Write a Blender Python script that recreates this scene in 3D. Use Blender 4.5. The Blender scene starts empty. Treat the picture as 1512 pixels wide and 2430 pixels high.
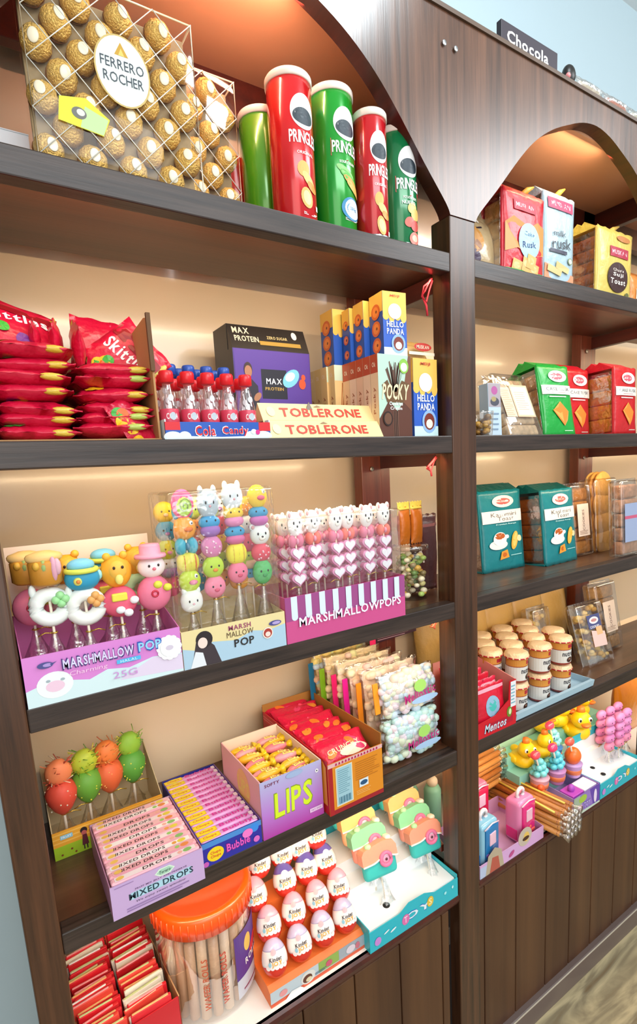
import bpy, bmesh, math, random
from math import sin, cos, pi, radians, sqrt, atan2
from mathutils import Vector, Matrix, noise

random.seed(7)
SC = bpy.context.scene
COL = SC.collection
R = random.Random(11)

# ------------------------------------------------------------------ camera
cam_data = bpy.data.cameras.new('camera')
cam = bpy.data.objects.new('camera', cam_data)
COL.objects.link(cam)
SC.camera = cam
_y, _p, _r = radians(32.91687), radians(-9.41488), radians(-3.0679)
_F = Vector((sin(_y) * cos(_p), cos(_y) * cos(_p), sin(_p)))
_rt = Vector((cos(_y), -sin(_y), 0)); _up = _rt.cross(_F)
_r2 = cos(_r) * _rt + sin(_r) * _up; _u2 = -sin(_r) * _rt + cos(_r) * _up
cam.matrix_world = Matrix(((_r2.x, _u2.x, -_F.x, 0), (_r2.y, _u2.y, -_F.y, -0.8), (_r2.z, _u2.z, -_F.z, 1.6), (0, 0, 0, 1)))
cam_data.sensor_fit = 'VERTICAL'
cam_data.sensor_height = 24
cam_data.lens = 1254.9 / 2430 * 24
cam_data.shift_x = -28.75 / 2430
cam_data.shift_y = 110.7 / 2430
cam_data.clip_start = 0.02

# ------------------------------------------------------------------ colour, world, lights
SC.view_settings.view_transform = 'Standard'
SC.view_settings.look = 'None'
SC.view_settings.gamma = 1
SC.view_settings.use_curve_mapping = False
SC.view_settings.exposure = 0.25
W = bpy.data.worlds.new('world'); SC.world = W; W.use_nodes = True
W.node_tree.nodes['Background'].inputs[0].default_value = (0.92, 0.96, 1.0, 1)
W.node_tree.nodes['Background'].inputs[1].default_value = 0.55


def area(name, loc, target, sx, sy, power, col):
    d = bpy.data.lights.new(name, 'AREA'); d.shape = 'RECTANGLE'; d.size = sx; d.size_y = sy
    d.energy = power; d.color = col
    o = bpy.data.objects.new(name, d); COL.objects.link(o); o.location = loc
    o.rotation_euler = (Vector(target) - Vector(loc)).to_track_quat('-Z', 'Y').to_euler()
    return o


area('ceiling_panel_light', (0.5, -2.45, 2.95), (0.6, 0.0, 1.4), 2.2, 1.3, 60, (0.93, 0.97, 1.0))
area('ceiling_panel_light', (2.4, -1.3, 2.95), (1.6, 0.0, 1.2), 1.0, 0.7, 24, (0.93, 0.97, 1.0))
area('shop_front_light', (-0.6, -2.6, 1.5), (0.7, 0.2, 1.1), 1.8, 1.6, 16, (1.0, 0.93, 0.84))
area('spot_light', (1.0, -0.55, 2.9), (0.95, 0.0, 2.2), 0.18, 0.18, 5, (0.85, 0.95, 1.0))
# warm LED tape tucked behind the front lip of each shelf, shining to the back
for (xa, xb) in ((0.03, 0.82), (0.92, 1.73), (1.83, 2.6)):
    for z, pw in ((2.34, 3.0 if xa < 0.5 else 1.7), (1.968, 0.8), (1.617, 0.95), (1.265, 1.1), (0.906, 1.2)):
        area('led_tape_light', ((xa + xb) / 2, 0.022, z), ((xa + xb) / 2, 0.30, z - 0.2), xb - xa, 0.008, pw,
             (1.0, 0.72, 0.43) if z < 2.3 else (1.0, 0.50, 0.33) if xa < 0.5 else (1.0, 0.68, 0.42))

# ------------------------------------------------------------------ materials
_mc = {}


def lin(c):
    c = c / 255.0
    return c / 12.92 if c <= 0.04045 else ((c + 0.055) / 1.055) ** 2.4


def hexc(h):
    if isinstance(h, str):
        h = (int(h[0:2], 16), int(h[2:4], 16), int(h[4:6], 16))
    return (lin(h[0]), lin(h[1]), lin(h[2]), 1)


def M(col, rough=0.45, metal=0.0, bump=0.0, bscale=60, coat=0.0, var=0.0, vscale=20, sheen=0.0, sss=0.0):
    key = (col, rough, metal, bump, bscale, coat, var, vscale, sss)
    if key in _mc:
        return _mc[key]
    m = bpy.data.materials.new('paint_' + str(len(_mc))); m.use_nodes = True
    nt = m.node_tree; b = nt.nodes['Principled BSDF']
    b.inputs['Base Color'].default_value = hexc(col)
    b.inputs['Roughness'].default_value = rough
    b.inputs['Metallic'].default_value = metal
    b.inputs['Coat Weight'].default_value = coat
    b.inputs['Coat Roughness'].default_value = 0.1
    if sss:
        b.inputs['Subsurface Weight'].default_value = sss
        b.inputs['Subsurface Scale'].default_value = 0.01
    if bump or var:
        tc = nt.nodes.new('ShaderNodeTexCoord')
        n = nt.nodes.new('ShaderNodeTexNoise'); n.inputs['Scale'].default_value = bscale
        n.inputs['Detail'].default_value = 3
        nt.links.new(tc.outputs['Object'], n.inputs['Vector'])
        if bump:
            bp = nt.nodes.new('ShaderNodeBump'); bp.inputs['Strength'].default_value = bump
            bp.inputs['Distance'].default_value = 0.004
            nt.links.new(n.outputs['Fac'], bp.inputs['Height'])
            nt.links.new(bp.outputs['Normal'], b.inputs['Normal'])
        if var:
            n2 = nt.nodes.new('ShaderNodeTexNoise'); n2.inputs['Scale'].default_value = vscale
            nt.links.new(tc.outputs['Object'], n2.inputs['Vector'])
            mx = nt.nodes.new('ShaderNodeMixRGB'); mx.blend_type = 'MULTIPLY'
            mx.inputs[1].default_value = hexc(col)
            r = nt.nodes.new('ShaderNodeValToRGB')
            r.color_ramp.elements[0].position = 0.35; r.color_ramp.elements[1].position = 0.65
            r.color_ramp.elements[0].color = (1 - var, 1 - var, 1 - var, 1)
            nt.links.new(n2.outputs['Fac'], r.inputs[0]); nt.links.new(r.outputs[0], mx.inputs[2])
            mx.inputs[0].default_value = 1
            nt.links.new(mx.outputs[0], b.inputs['Base Color'])
    _mc[key] = m
    return m


def foil(col, rough=0.25, metal=0.75, s=70, st=0.8):
    return M(col, rough, metal, st, s)


def wrap(col, s=45, st=0.55):          # printed plastic wrapper
    return M(col, 0.34, 0.0, st, s, 0.15)


def clear(col=(255, 255, 255), gloss=0.12, tint=0.0, bump=0.0, bscale=80, rough=0.05, edge=0.5):
    key = ('clear', col, gloss, bump, bscale, rough, tint, edge)
    if key in _mc:
        return _mc[key]
    m = bpy.data.materials.new('clear_plastic_' + str(len(_mc))); m.use_nodes = True
    nt = m.node_tree; nt.nodes.clear()
    out = nt.nodes.new('ShaderNodeOutputMaterial'); mix = nt.nodes.new('ShaderNodeMixShader')
    tr = nt.nodes.new('ShaderNodeBsdfTransparent'); gl = nt.nodes.new('ShaderNodeBsdfGlossy')
    c = hexc(col); tr.inputs[0].default_value = tuple([1 - tint + tint * c[i] for i in range(3)]) + (1,)
    gl.inputs['Color'].default_value = (1, 1, 1, 1); gl.inputs['Roughness'].default_value = rough
    lw = nt.nodes.new('ShaderNodeLayerWeight'); lw.inputs[0].default_value = 0.35
    ma = nt.nodes.new('ShaderNodeMath'); ma.operation = 'MULTIPLY_ADD'
    ma.inputs[1].default_value = edge; ma.inputs[2].default_value = gloss
    nt.links.new(lw.outputs['Facing'], ma.inputs[0]); nt.links.new(ma.outputs[0], mix.inputs[0])
    nt.links.new(tr.outputs[0], mix.inputs[1]); nt.links.new(gl.outputs[0], mix.inputs[2])
    nt.links.new(mix.outputs[0], out.inputs[0])
    if bump:
        tc = nt.nodes.new('ShaderNodeTexCoord'); n = nt.nodes.new('ShaderNodeTexNoise')
        n.inputs['Scale'].default_value = bscale; n.inputs['Detail'].default_value = 2
        nt.links.new(tc.outputs['Object'], n.inputs['Vector'])
        bp = nt.nodes.new('ShaderNodeBump'); bp.inputs['Strength'].default_value = bump
        bp.inputs['Distance'].default_value = 0.004
        nt.links.new(n.outputs['Fac'], bp.inputs['Height'])
        nt.links.new(bp.outputs['Normal'], gl.inputs['Normal']); nt.links.new(bp.outputs['Normal'], lw.inputs['Normal'])
    _mc[key] = m
    return m


def wood(name, c1, c2, axis='Z', rough=0.35, scale=1.0, c3=None, coat=0.25):
    m = bpy.data.materials.new(name); m.use_nodes = True; nt = m.node_tree
    b = nt.nodes['Principled BSDF']; b.inputs['Roughness'].default_value = rough
    b.inputs['Coat Weight'].default_value = coat; b.inputs['Coat Roughness'].default_value = 0.25
    tc = nt.nodes.new('ShaderNodeTexCoord'); mp = nt.nodes.new('ShaderNodeMapping')
    s = {'Z': (55, 55, 2.2), 'X': (2.2, 55, 55), 'Y': (55, 2.2, 55)}[axis]
    mp.inputs['Scale'].default_value = tuple(v * scale for v in s)
    nt.links.new(tc.outputs['Object'], mp.inputs[0])
    n = nt.nodes.new('ShaderNodeTexNoise'); n.inputs['Scale'].default_value = 1; n.inputs['Detail'].default_value = 5
    n.inputs['Roughness'].default_value = 0.65
    nt.links.new(mp.outputs[0], n.inputs['Vector'])
    r = nt.nodes.new('ShaderNodeValToRGB'); e = r.color_ramp.elements
    e[0].position = 0.33; e[0].color = hexc(c1); e[1].position = 0.68; e[1].color = hexc(c2)
    if c3:
        k = r.color_ramp.elements.new(0.78); k.color = hexc(c3)
    nt.links.new(n.outputs['Fac'], r.inputs[0]); nt.links.new(r.outputs[0], b.inputs['Base Color'])
    bp = nt.nodes.new('ShaderNodeBump'); bp.inputs['Strength'].default_value = 0.25; bp.inputs['Distance'].default_value = 0.002
    nt.links.new(n.outputs['Fac'], bp.inputs['Height']); nt.links.new(bp.outputs[0], b.inputs['Normal'])
    return m


W_POST = wood('dark_brown_veneer_vertical', '2c190d', '5c3822', 'Z', 0.36)
W_HEAD = wood('dark_brown_veneer_header', '3a2114', '704a34', 'Z', 0.3, 1.0, '937a6c', 0.5)
W_EDGE = wood('dark_shelf_edge_veneer', '1b1210', '45362f', 'X', 0.42, 1.6, '6a5c56', 0.15)
W_SHELF = wood('brown_shelf_laminate', '45291a', '6a4830', 'X', 0.3, 0.35)
W_UNDER = wood('red_brown_underside', '45200f', '5f301a', 'X', 0.4, 0.4)
W_RAIL = wood('dark_red_rail', '3a1210', '551e16', 'Y', 0.4, 0.6)
W_PANEL = wood('cabinet_panel_brown', '412412', '5c3a20', 'Z', 0.42, 0.3, None, 0.1)
W_BACKP = wood('red_brown_back_post', '5a2413', '7c3620', 'Z', 0.35)
CREAM = M('dcc8aa', 0.22, 0, 0, 60, 0.3)
CEIL_L = M('f0b48c', 0.35)
WHITE = M('f4f2ee', 0.3, 0, 0, 60, 0.3)


# ------------------------------------------------------------------ mesh builder
class MB:
    def __init__(s):
        s.v = []; s.f = []; s.m = []; s.sm = []; s.mats = []

    def mi(s, mat):
        if mat not in s.mats: s.mats.append(mat)
        return s.mats.index(mat)

    def add(s, vs, fs, mat, smooth=False, T=None):
        o = len(s.v); k = s.mi(mat)
        if T is not None: vs = [T @ Vector(v) for v in vs]
        s.v += [tuple(v) for v in vs]
        for f in fs:
            s.f.append([i + o for i in f]); s.m.append(k); s.sm.append(smooth)
        return s

    def box(s, x0, x1, y0, y1, z0, z1, mat, bev=0.0, T=None, seg=2):
        if bev <= 0:
            vs = [(x, y, z) for z in (z0, z1) for y in (y0, y1) for x in (x0, x1)]
            return s.add(vs, [(0, 2, 3, 1), (4, 5, 7, 6), (0, 1, 5, 4), (2, 6, 7, 3), (0, 4, 6, 2), (1, 3, 7, 5)], mat, False, T)
        bm = bmesh.new(); bmesh.ops.create_cube(bm, size=1)
        for v in bm.verts:
            v.co = ((x0 + x1) / 2 + v.co.x * (x1 - x0), (y0 + y1) / 2 + v.co.y * (y1 - y0), (z0 + z1) / 2 + v.co.z * (z1 - z0))
        bmesh.ops.bevel(bm, geom=bm.edges[:], offset=min(bev, 0.49 * min(x1 - x0, y1 - y0, z1 - z0)), segments=seg, profile=0.5, affect='EDGES')
        bm.verts.index_update()
        s.add([v.co.copy() for v in bm.verts], [[v.index for v in f.verts] for f in bm.faces], mat, bev > 0.0035, T)
        bm.free(); return s

    def lathe(s, prof, mat, n=24, c=(0, 0, 0), smooth=True, T=None):
        vs = []; fs = []
        for (r, z) in prof:
            for k in range(n):
                a = 2 * pi * k / n; vs.append((c[0] + r * cos(a), c[1] + r * sin(a), c[2] + z))
        for j in range(len(prof) - 1):
            for k in range(n):
                a = j * n + k; b = j * n + (k + 1) % n
                fs.append((a, b, b + n, a + n))
        if prof[0][0] > 1e-5: fs.append(tuple(range(n - 1, -1, -1)))
        if prof[-1][0] > 1e-5: fs.append(tuple((len(prof) - 1) * n + k for k in range(n)))
        return s.add(vs, fs, mat, smooth, T)

    def cyl(s, cx, cy, z0, z1, r, mat, n=20, T=None, r2=None):
        b = min(r * 0.12, 0.001); r2 = r if r2 is None else r2
        return s.lathe([(r - b, z0), (r, z0 + b), (r2, z1 - b), (r2 - b, z1)], mat, n, (cx, cy, 0), True, T)

    def ell(s, c, rad, mat, n=14, T=None, amp=0.0, fr=40, seed=0, sq=1.0, m=None):
        m = m or max(6, n * 2 // 3); vs = [(c[0], c[1], c[2] + rad[2])]; fs = []

        def P(th, ph):
            d = Vector((sin(th) * cos(ph), sin(th) * sin(ph), cos(th)))
            if sq != 1.0:
                d = Vector([math.copysign(abs(q) ** sq, q) for q in d])
            k = 1.0
            if amp:
                k += amp * noise.noise(Vector((d.x * fr * .05 + seed, d.y * fr * .05, d.z * fr * .05)))
            return (c[0] + d.x * rad[0] * k, c[1] + d.y * rad[1] * k, c[2] + d.z * rad[2] * k)
        for i in range(1, m):
            for j in range(n): vs.append(P(pi * i / m, 2 * pi * j / n))
        vs.append((c[0], c[1], c[2] - rad[2]))
        for j in range(n): fs.append((0, 1 + j, 1 + (j + 1) % n))
        for i in range(m - 2):
            for j in range(n):
                a = 1 + i * n + j; b = 1 + i * n + (j + 1) % n
                fs.append((a, a + n, b + n, b))
        L = len(vs) - 1
        for j in range(n): fs.append((L, 1 + (m - 2) * n + (j + 1) % n, 1 + (m - 2) * n + j))
        return s.add(vs, fs, mat, True, T)

    def tube(s, pts, r, mat, n=8, T=None, closed=False):
        pts = [Vector(p) for p in pts]; vs = []; fs = []; N = len(pts)
        for i, p in enumerate(pts):
            d = (pts[(i + 1) % N] - pts[i - 1]) if closed else (pts[min(i + 1, N - 1)] - pts[max(i - 1, 0)])
            d.normalize()
            u = d.cross(Vector((0, 0, 1)))
            if u.length < 0.1: u = d.cross(Vector((0, 1, 0)))
            u.normalize(); w = d.cross(u)
            rr = r[i] if isinstance(r, (list, tuple)) else r
            for k in range(n):
                a = 2 * pi * k / n; vs.append(p + u * rr * cos(a) + w * rr * sin(a))
        for i in range(N if closed else N - 1):
            for k in range(n):
                a = i * n + k; b = i * n + (k + 1) % n; c = ((i + 1) % N) * n
                fs.append((a, b, c + (k + 1) % n, c + k))
        if not closed: fs.append(tuple(range(n))[::-1]); fs.append(tuple((N - 1) * n + k for k in range(n)))
        return s.add(vs, fs, mat, True, T)

    def torus(s, c, R0, r, mat, axis='Y', n=24, m=10, T=None):
        pts = []
        for k in range(n):
            a = 2 * pi * k / n
            pts.append({'Y': (c[0] + R0 * cos(a), c[1], c[2] + R0 * sin(a)), 'Z': (c[0] + R0 * cos(a), c[1] + R0 * sin(a), c[2])}[axis])
        return s.tube(pts, r, mat, m, T, True)

    def prism(s, poly, y0, y1, mat, T=None, smooth=False):     # polygon in x,z extruded along y
        n = len(poly); vs = [(p[0], y0, p[1]) for p in poly] + [(p[0], y1, p[1]) for p in poly]
        fs = [tuple(range(n)), tuple(range(2 * n - 1, n - 1, -1))]
        for i in range(n): fs.append((i, i + n, (i + 1) % n + n, (i + 1) % n))
        return s.add(vs, fs, mat, smooth, T)

    def extx(s, poly, x0, x1, mat, T=None):                  # polygon in y,z extruded along x
        n = len(poly); vs = [(x0, p[0], p[1]) for p in poly] + [(x1, p[0], p[1]) for p in poly]
        fs = [tuple(range(n))[::-1], tuple(range(n, 2 * n))]
        for i in range(n): fs.append((i, (i + 1) % n, (i + 1) % n + n, i + n))
        return s.add(vs, fs, mat, False, T)

    def bag(s, w, h, t, mat, seed=0, T=None, crimp=0.012, wr=0.0012, nx=14, nz=18, sq=0.55):
        """pillow bag: x -w/2..w/2, z 0..h, centred on y=0; returns front surface function"""
        def th(u, v):
            a = max(0.0, 1 - abs(2 * u) ** 3.2) ** 0.5 if abs(u) < .5 else 0
            c = crimp / h
            b = 0 if v < c or v > 1 - c else sin(pi * (v - c) / (1 - 2 * c)) ** sq
            return t / 2 * a * b + 0.0004

        def nz_(x, z, sd):
            return wr * (noise.noise(Vector((x * 90, z * 60, sd))) + 0.6 * noise.noise(Vector((x * 200, z * 160, sd + 5))))
        vs = []; fs = []
        for side in (-1, 1):
            for j in range(nz + 1):
                for i in range(nx + 1):
                    u = i / nx - .5; v = j / nz; x = u * w; z = v * h
                    pin = 1 - 0.05 * sin(pi * v)
                    vs.append((x * pin, side * th(u, v) + nz_(x, z, seed + side), z + (0.0015 * sin(u * 60) if j in (0, nz) else 0)))
        q = nx + 1; o = (nx + 1) * (nz + 1)
        for j in range(nz):
            for i in range(nx):
                a = j * q + i
                fs.append((a, a + 1, a + 1 + q, a + q)); fs.append((o + a, o + a + q, o + a + 1 + q, o + a + 1))
        for j in range(nz):
            a = j * q; fs.append((a, a + q, o + a + q, o + a)); a = j * q + nx; fs.append((a, o + a, o + a + q, a + q))
        for i in range(nx):
            fs.append((i, o + i, o + i + 1, i + 1)); a = nz * q + i; fs.append((a, a + 1, o + a + 1, o + a))
        s.add(vs, fs, mat, True, T)

        def front(u, v, e=0):
            uu = u / w; vv = min(max(v / h, 0), 1); pin = 1 - 0.05 * sin(pi * vv)
            p = Vector((u * pin, -th(uu, vv) + nz_(u, v, seed - 1) - 0.0005 - e, v))
            return (T @ p) if T is not None else p
        return front

    def build(s, name, parent=None, loc=None):
        me = bpy.data.meshes.new(name)
        me.from_pydata(s.v, [], s.f)
        for m in s.mats: me.materials.append(m)
        me.polygons.foreach_set('material_index', s.m)
        me.polygons.foreach_set('use_smooth', s.sm)
        me.update()
        o = bpy.data.objects.new(name, me); COL.objects.link(o)
        if parent is not None: o.parent = parent
        if loc: o.location = loc
        return o


def thing(name, label, cat, loc=(0, 0, 0), rz=0, group=None, rot=None):
    o = bpy.data.objects.new(name, None); COL.objects.link(o); o.empty_display_size = 0.02
    o.location = loc; o.rotation_euler = rot if rot else (0, 0, rz)
    o['label'] = label; o['category'] = cat
    if group: o['group'] = group
    return o


def tag(o, label, cat, group=None):
    o['label'] = label; o['category'] = cat
    if group: o['group'] = group
    return o


def kids(o): return [c for c in ALLCH.get(o.name, [])]


def dup(root, loc, label, rot=None, group=None):
    """copy of a thing with copies of its parts and sub-parts"""
    r = root.copy(); COL.objects.link(r); r.location = loc
    if rot is not None: r.rotation_euler = rot
    r['label'] = label
    if group: r['group'] = group
    for ch in list(root.children):
        c = ch.copy(); COL.objects.link(c); c.parent = r
        for g in list(ch.children):
            d = g.copy(); COL.objects.link(d); d.parent = c
    return r


ORD = ['first', 'second', 'third', 'fourth', 'fifth', 'sixth', 'seventh', 'eighth', 'ninth', 'tenth', 'eleventh', 'twelfth', 'thirteenth', 'fourteenth']


def lft(i, n=None):
    if i == 0: return 'leftmost'
    if n and i == n - 1: return 'rightmost'
    return ORD[i] + ' from left'


def TR(x=0, y=0, z=0, rx=0, ry=0, rz=0, s=None):
    m = Matrix.Translation((x, y, z)) @ Matrix.Rotation(rz, 4, 'Z') @ Matrix.Rotation(ry, 4, 'Y') @ Matrix.Rotation(rx, 4, 'X')
    if s: m = m @ Matrix.Diagonal((s[0], s[1], s[2], 1))
    return m


# ------------------------------------------------------------------ lettering
GL = {}


def make_glyphs():
    chars = 'ABCDEFGHIJKLMNOPQRSTUVWXYZabcdefghijklmnopqrstuvwxyz0123456789&.-!'
    tmp = []
    for bold in (0, 1):
        for ch in chars:
            cu = bpy.data.curves.new('g', 'FONT'); cu.body = ch; cu.size = 1; cu.resolution_u = 2
            cu.offset = 0.022 if bold else 0.0
            o = bpy.data.objects.new('g', cu); COL.objects.link(o); tmp.append((bold, ch, o))
    bpy.context.view_layer.update()
    dg = bpy.context.evaluated_depsgraph_get()
    for bold, ch, o in tmp:
        me = bpy.data.meshes.new_from_object(o.evaluated_get(dg))
        vs = [(v.co.x, v.co.y) for v in me.vertices]; fs = [tuple(p.vertices) for p in me.polygons]
        x0 = min(v[0] for v in vs); x1 = max(v[0] for v in vs)
        GL[(bold, ch)] = ([(v[0] - x0, v[1]) for v in vs], fs, x1 - x0)
        bpy.data.meshes.remove(me)
    for bold, ch, o in tmp:
        cu = o.data; bpy.data.objects.remove(o); bpy.data.curves.remove(cu)


make_glyphs()
STEP = 0.00014


class Print:
    """flat printing (panels, lettering, pictures) laid on a surface by a mapping (u, v, lift) -> point"""

    def __init__(s): s.q = []; s.k = 0

    def raw(s, vs, fs, col, rough=0.4, metal=0):
        s.k += 1; s.q.append((vs, fs, M(col, rough, metal), s.k)); return s

    def rect(s, u0, v0, u1, v1, col, nu=1, nv=1, rough=0.4):
        vs = [(u0 + (u1 - u0) * i / nu, v0 + (v1 - v0) * j / nv) for j in range(nv + 1) for i in range(nu + 1)]
        fs = [(j * (nu + 1) + i, j * (nu + 1) + i + 1, (j + 1) * (nu + 1) + i + 1, (j + 1) * (nu + 1) + i) for j in range(nv) for i in range(nu)]
        return s.raw(vs, fs, col, rough)

    def ell(s, u, v, a, b, col, n=20, rot=0, rings=1, rough=0.4):
        vs = [(u, v)]; fs = []
        for r in range(1, rings + 1):
            for i in range(n):
                x = a * cos(2 * pi * i / n) * r / rings; y = b * sin(2 * pi * i / n) * r / rings
                vs.append((u + x * cos(rot) - y * sin(rot), v + x * sin(rot) + y * cos(rot)))
        for i in range(n): fs.append((0, 1 + i, 1 + (i + 1) % n))
        for r in range(rings - 1):
            for i in range(n):
                p = 1 + r * n + i; q = 1 + r * n + (i + 1) % n
                fs.append((p, p + n, q + n, q))
        return s.raw(vs, fs, col, rough)

    def poly(s, pts, col, rough=0.4): return s.raw(list(pts), [tuple(range(len(pts)))], col, rough)

    def stars(s, u0, v0, u1, v1, n, size, cols, seed=1):
        r = random.Random(seed)
        for i in range(n):
            s.ell(r.uniform(u0, u1), r.uniform(v0, v1), size * r.uniform(.5, 1.2), size * r.uniform(.5, 1.2), r.choice(cols), 7); s.k -= 1
        s.k += 1
        return s

    def text(s, t, u, v, w, col, h=None, bold=1, rot=0, shear=0, arc=0, gap=0.09):
        """centred on (u, v), scaled to width w and letter height h"""
        x = 0; vs = []; fs = []
        for ch in t:
            if ch == ' ': x += 0.3; continue
            g = GL.get((bold, ch))
            if not g: continue
            o = len(vs); vs += [(a + x, b) for a, b in g[0]]; fs += [tuple(i + o for i in f) for f in g[1]]
            x += g[2] + gap
        x0 = min(a for a, b in vs); x1 = max(a for a, b in vs); y0 = min(b for a, b in vs); y1 = max(b for a, b in vs)
        sx = w / (x1 - x0); sy = (h / (y1 - y0)) if h else sx
        out = []
        for a, b in vs:
            b = (b - (y0 + y1) / 2) * sy; a = (a - (x0 + x1) / 2) * sx + shear * b
            b += arc * (1 - (2 * a / w) ** 2)
            out.append((u + a * cos(rot) - b * sin(rot), v + a * sin(rot) + b * cos(rot)))
        return s.raw(out, fs, col)

    def lines(s, u0, u1, v0, v1, n, col, frac=.45, seed=3):
        r = random.Random(seed); vs = []; fs = []
        for i in range(n):
            y = v1 - (v1 - v0) * (i + .5) / n; hh = abs(v1 - v0) / n * frac / 2; e = u1 - (u1 - u0) * r.uniform(0, .35)
            o = len(vs); vs += [(u0, y - hh), (e, y - hh), (e, y + hh), (u0, y + hh)]; fs.append((o, o + 1, o + 2, o + 3))
        return s.raw(vs, fs, col)

    def build(s, name, parent, mp):
        mb = MB()
        for vs, fs, mat, k in s.q:
            mb.add([mp(u, v, k * STEP) for u, v in vs], fs, mat)
        return mb.build(name, parent)


def on_front(y=0, x=0, z=0): return lambda u, v, e: (x + u, y - 0.0002 - e, z + v)
def on_left(x=0, y=0, z=0): return lambda u, v, e: (x - 0.0002 - e, y + u, z + v)      # u runs to the back... mirrored below
def on_left_m(x=0, y=0, z=0): return lambda u, v, e: (x - 0.0002 - e, y - u, z + v)
def on_top(z=0, x=0, y=0): return lambda u, v, e: (x + u, y + v, z + 0.0002 + e)
def on_T(T): return lambda u, v, e: T @ Vector((u, -0.0002 - e, v))


def on_cyl(Rr, z=0, a0=0):
    def f(u, v, e):
        a = u / Rr + a0; r = Rr + 0.0004 + e
        return (r * sin(a), -r * cos(a), z + v)
    return f


def struct(o): o['kind'] = 'structure'; return o


#==================================================================== SETTING
# floor
mf = bpy.data.materials.new('grey_oak_vinyl'); mf.use_nodes = True
nt = mf.node_tree; b = nt.nodes['Principled BSDF']; b.inputs['Roughness'].default_value = 0.45
tc = nt.nodes.new('ShaderNodeTexCoord'); mp = nt.nodes.new('ShaderNodeMapping'); mp.inputs['Scale'].default_value = (3, 14, 1)
mp.inputs['Rotation'].default_value = (0, 0, 0.0)
nt.links.new(tc.outputs['Object'], mp.inputs[0])
n1 = nt.nodes.new('ShaderNodeTexNoise'); n1.inputs['Scale'].default_value = 1.1; n1.inputs['Detail'].default_value = 6; n1.inputs['Distortion'].default_value = 1.2
nt.links.new(mp.outputs[0], n1.inputs['Vector'])
r1 = nt.nodes.new('ShaderNodeValToRGB'); e = r1.color_ramp.elements
e[0].position = 0.3; e[0].color = hexc('7d684a'); e[1].position = 0.62; e[1].color = hexc('c4b38c')
k = e.new(0.45); k.color = hexc('8f8266')
nt.links.new(n1.outputs['Fac'], r1.inputs[0]); nt.links.new(r1.outputs[0], b.inputs['Base Color'])
mb = MB(); mb.box(-3.0, 5.0, -3.6, 0.33, -0.05, 0.0, mf); struct(mb.build('floor'))
mw = M('b2c6ce', 0.7); mb = MB(); mb.box(-3.0, 5.0, 0.33, 0.45, 0, 3.1, mw); struct(mb.build('wall_back'))
mb = MB(); mb.box(-3.0, 5.0, -3.6, 0.45, 3.1, 3.2, M('eef4f6', 0.8)); struct(mb.build('ceiling'))
mb = MB(); mb.box(-3.1, -3.0, -3.6, 0.45, 0, 3.1, M('e0ddd6', 0.8)); struct(mb.build('wall_left'))
mb = MB(); mb.box(5.0, 5.1, -3.6, 0.45, 0, 3.1, M('e0ddd6', 0.8)); struct(mb.build('wall_right'))

#==================================================================== SHELVING
Z1, Z2, Z3, Z4, Z5 = 2.012, 1.659, 1.302, 0.950, 0.576
XL, XR = 0.013, 2.62
unit = thing('shelving_unit', 'tall dark brown wooden wall shelving with arched header, cream back and plank cabinet base', 'shelving', (0, 0, 0))
for nm, z in (('upper', Z1), ('eye', Z2), ('third', Z3), ('fourth', Z4)):
    mb = MB()
    mb.box(XL, XR, 0.0, 0.028, z - 0.036, z, W_EDGE, 0.002)
    mb.box(XL, XR, 0.028, 0.25, z - 0.022, z - 0.0012, W_UNDER)
    mb.box(XL, XR, 0.0282, 0.25, z - 0.0012, z, W_SHELF)
    mb.build('shelf', unit)
# posts
mb = MB(); mb.box(-0.032, XL, 0.0, 0.30, 0, 2.42, W_POST, 0.003); mb.build('side_panel', unit)
for xa, xb in ((0.835, 0.907), (1.745, 1.817)):
    mb = MB(); mb.box(xa, xb, -0.002, 0.05, 0, 2.08, W_POST, 0.0025); mb.build('post', unit)
    mb = MB(); mb.box(xa - 0.05, xa + 0.012, 0.252, 0.285, Z5, 2.362, W_BACKP, 0.002); mb.box(xa + 0.012, xa + 0.042, 0.256, 0.285, Z5, 2.362, W_BACKP, 0.002)
    mb.build('back_post', unit)
    for z in (2.36, Z1 - 0.024, Z2 - 0.024, Z3 - 0.024, Z4 - 0.024):
        mb = MB(); mb.box(xa + 0.008, xa + 0.03, 0.05, 0.252, z - (0.06 if z > 2.3 else 0.036), z, W_RAIL, 0.001); mb.build('side_rail', unit)
    for z in (Z1 - 0.07, Z2 - 0.06):
        mb = MB(); mb.cyl(0, 0, 0, 0.003, 0.006, M('b9b2a6', 0.3, 0.8), 12, TR(xa - 0.02, 0.251, z, rx=pi / 2)); mb.build('screw_cap', unit)
# header with arches
half = [(-0.410, 2.079), (-0.398, 2.098), (-0.345, 2.153), (-0.272, 2.232), (-0.222, 2.277), (-0.168, 2.312), (-0.11, 2.338), (-0.055, 2.358), (0, 2.366)]


def arch_pts(cx, w):
    k = w / 0.41
    L = [(cx + x * k, z) for x, z in half]; Rr = [(cx - x * k, z) for x, z in half[::-1][1:]]
    return smooth_pts(L + Rr)


mb = MB()
def smooth_pts(P, n=4):
    out = []
    for i in range(len(P) - 1):
        p0, p1, p2, p3 = P[max(i - 1, 0)], P[i], P[i + 1], P[min(i + 2, len(P) - 1)]
        for k in range(n):
            q = k / n
            out.append(tuple(.5 * ((2 * p1[a]) + (-p0[a] + p2[a]) * q + (2 * p0[a] - 5 * p1[a] + 4 * p2[a] - p3[a]) * q * q + (-p0[a] + 3 * p1[a] - 3 * p2[a] + p3[a]) * q ** 3) for a in (0, 1)))
    return out + [P[-1]]


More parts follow.
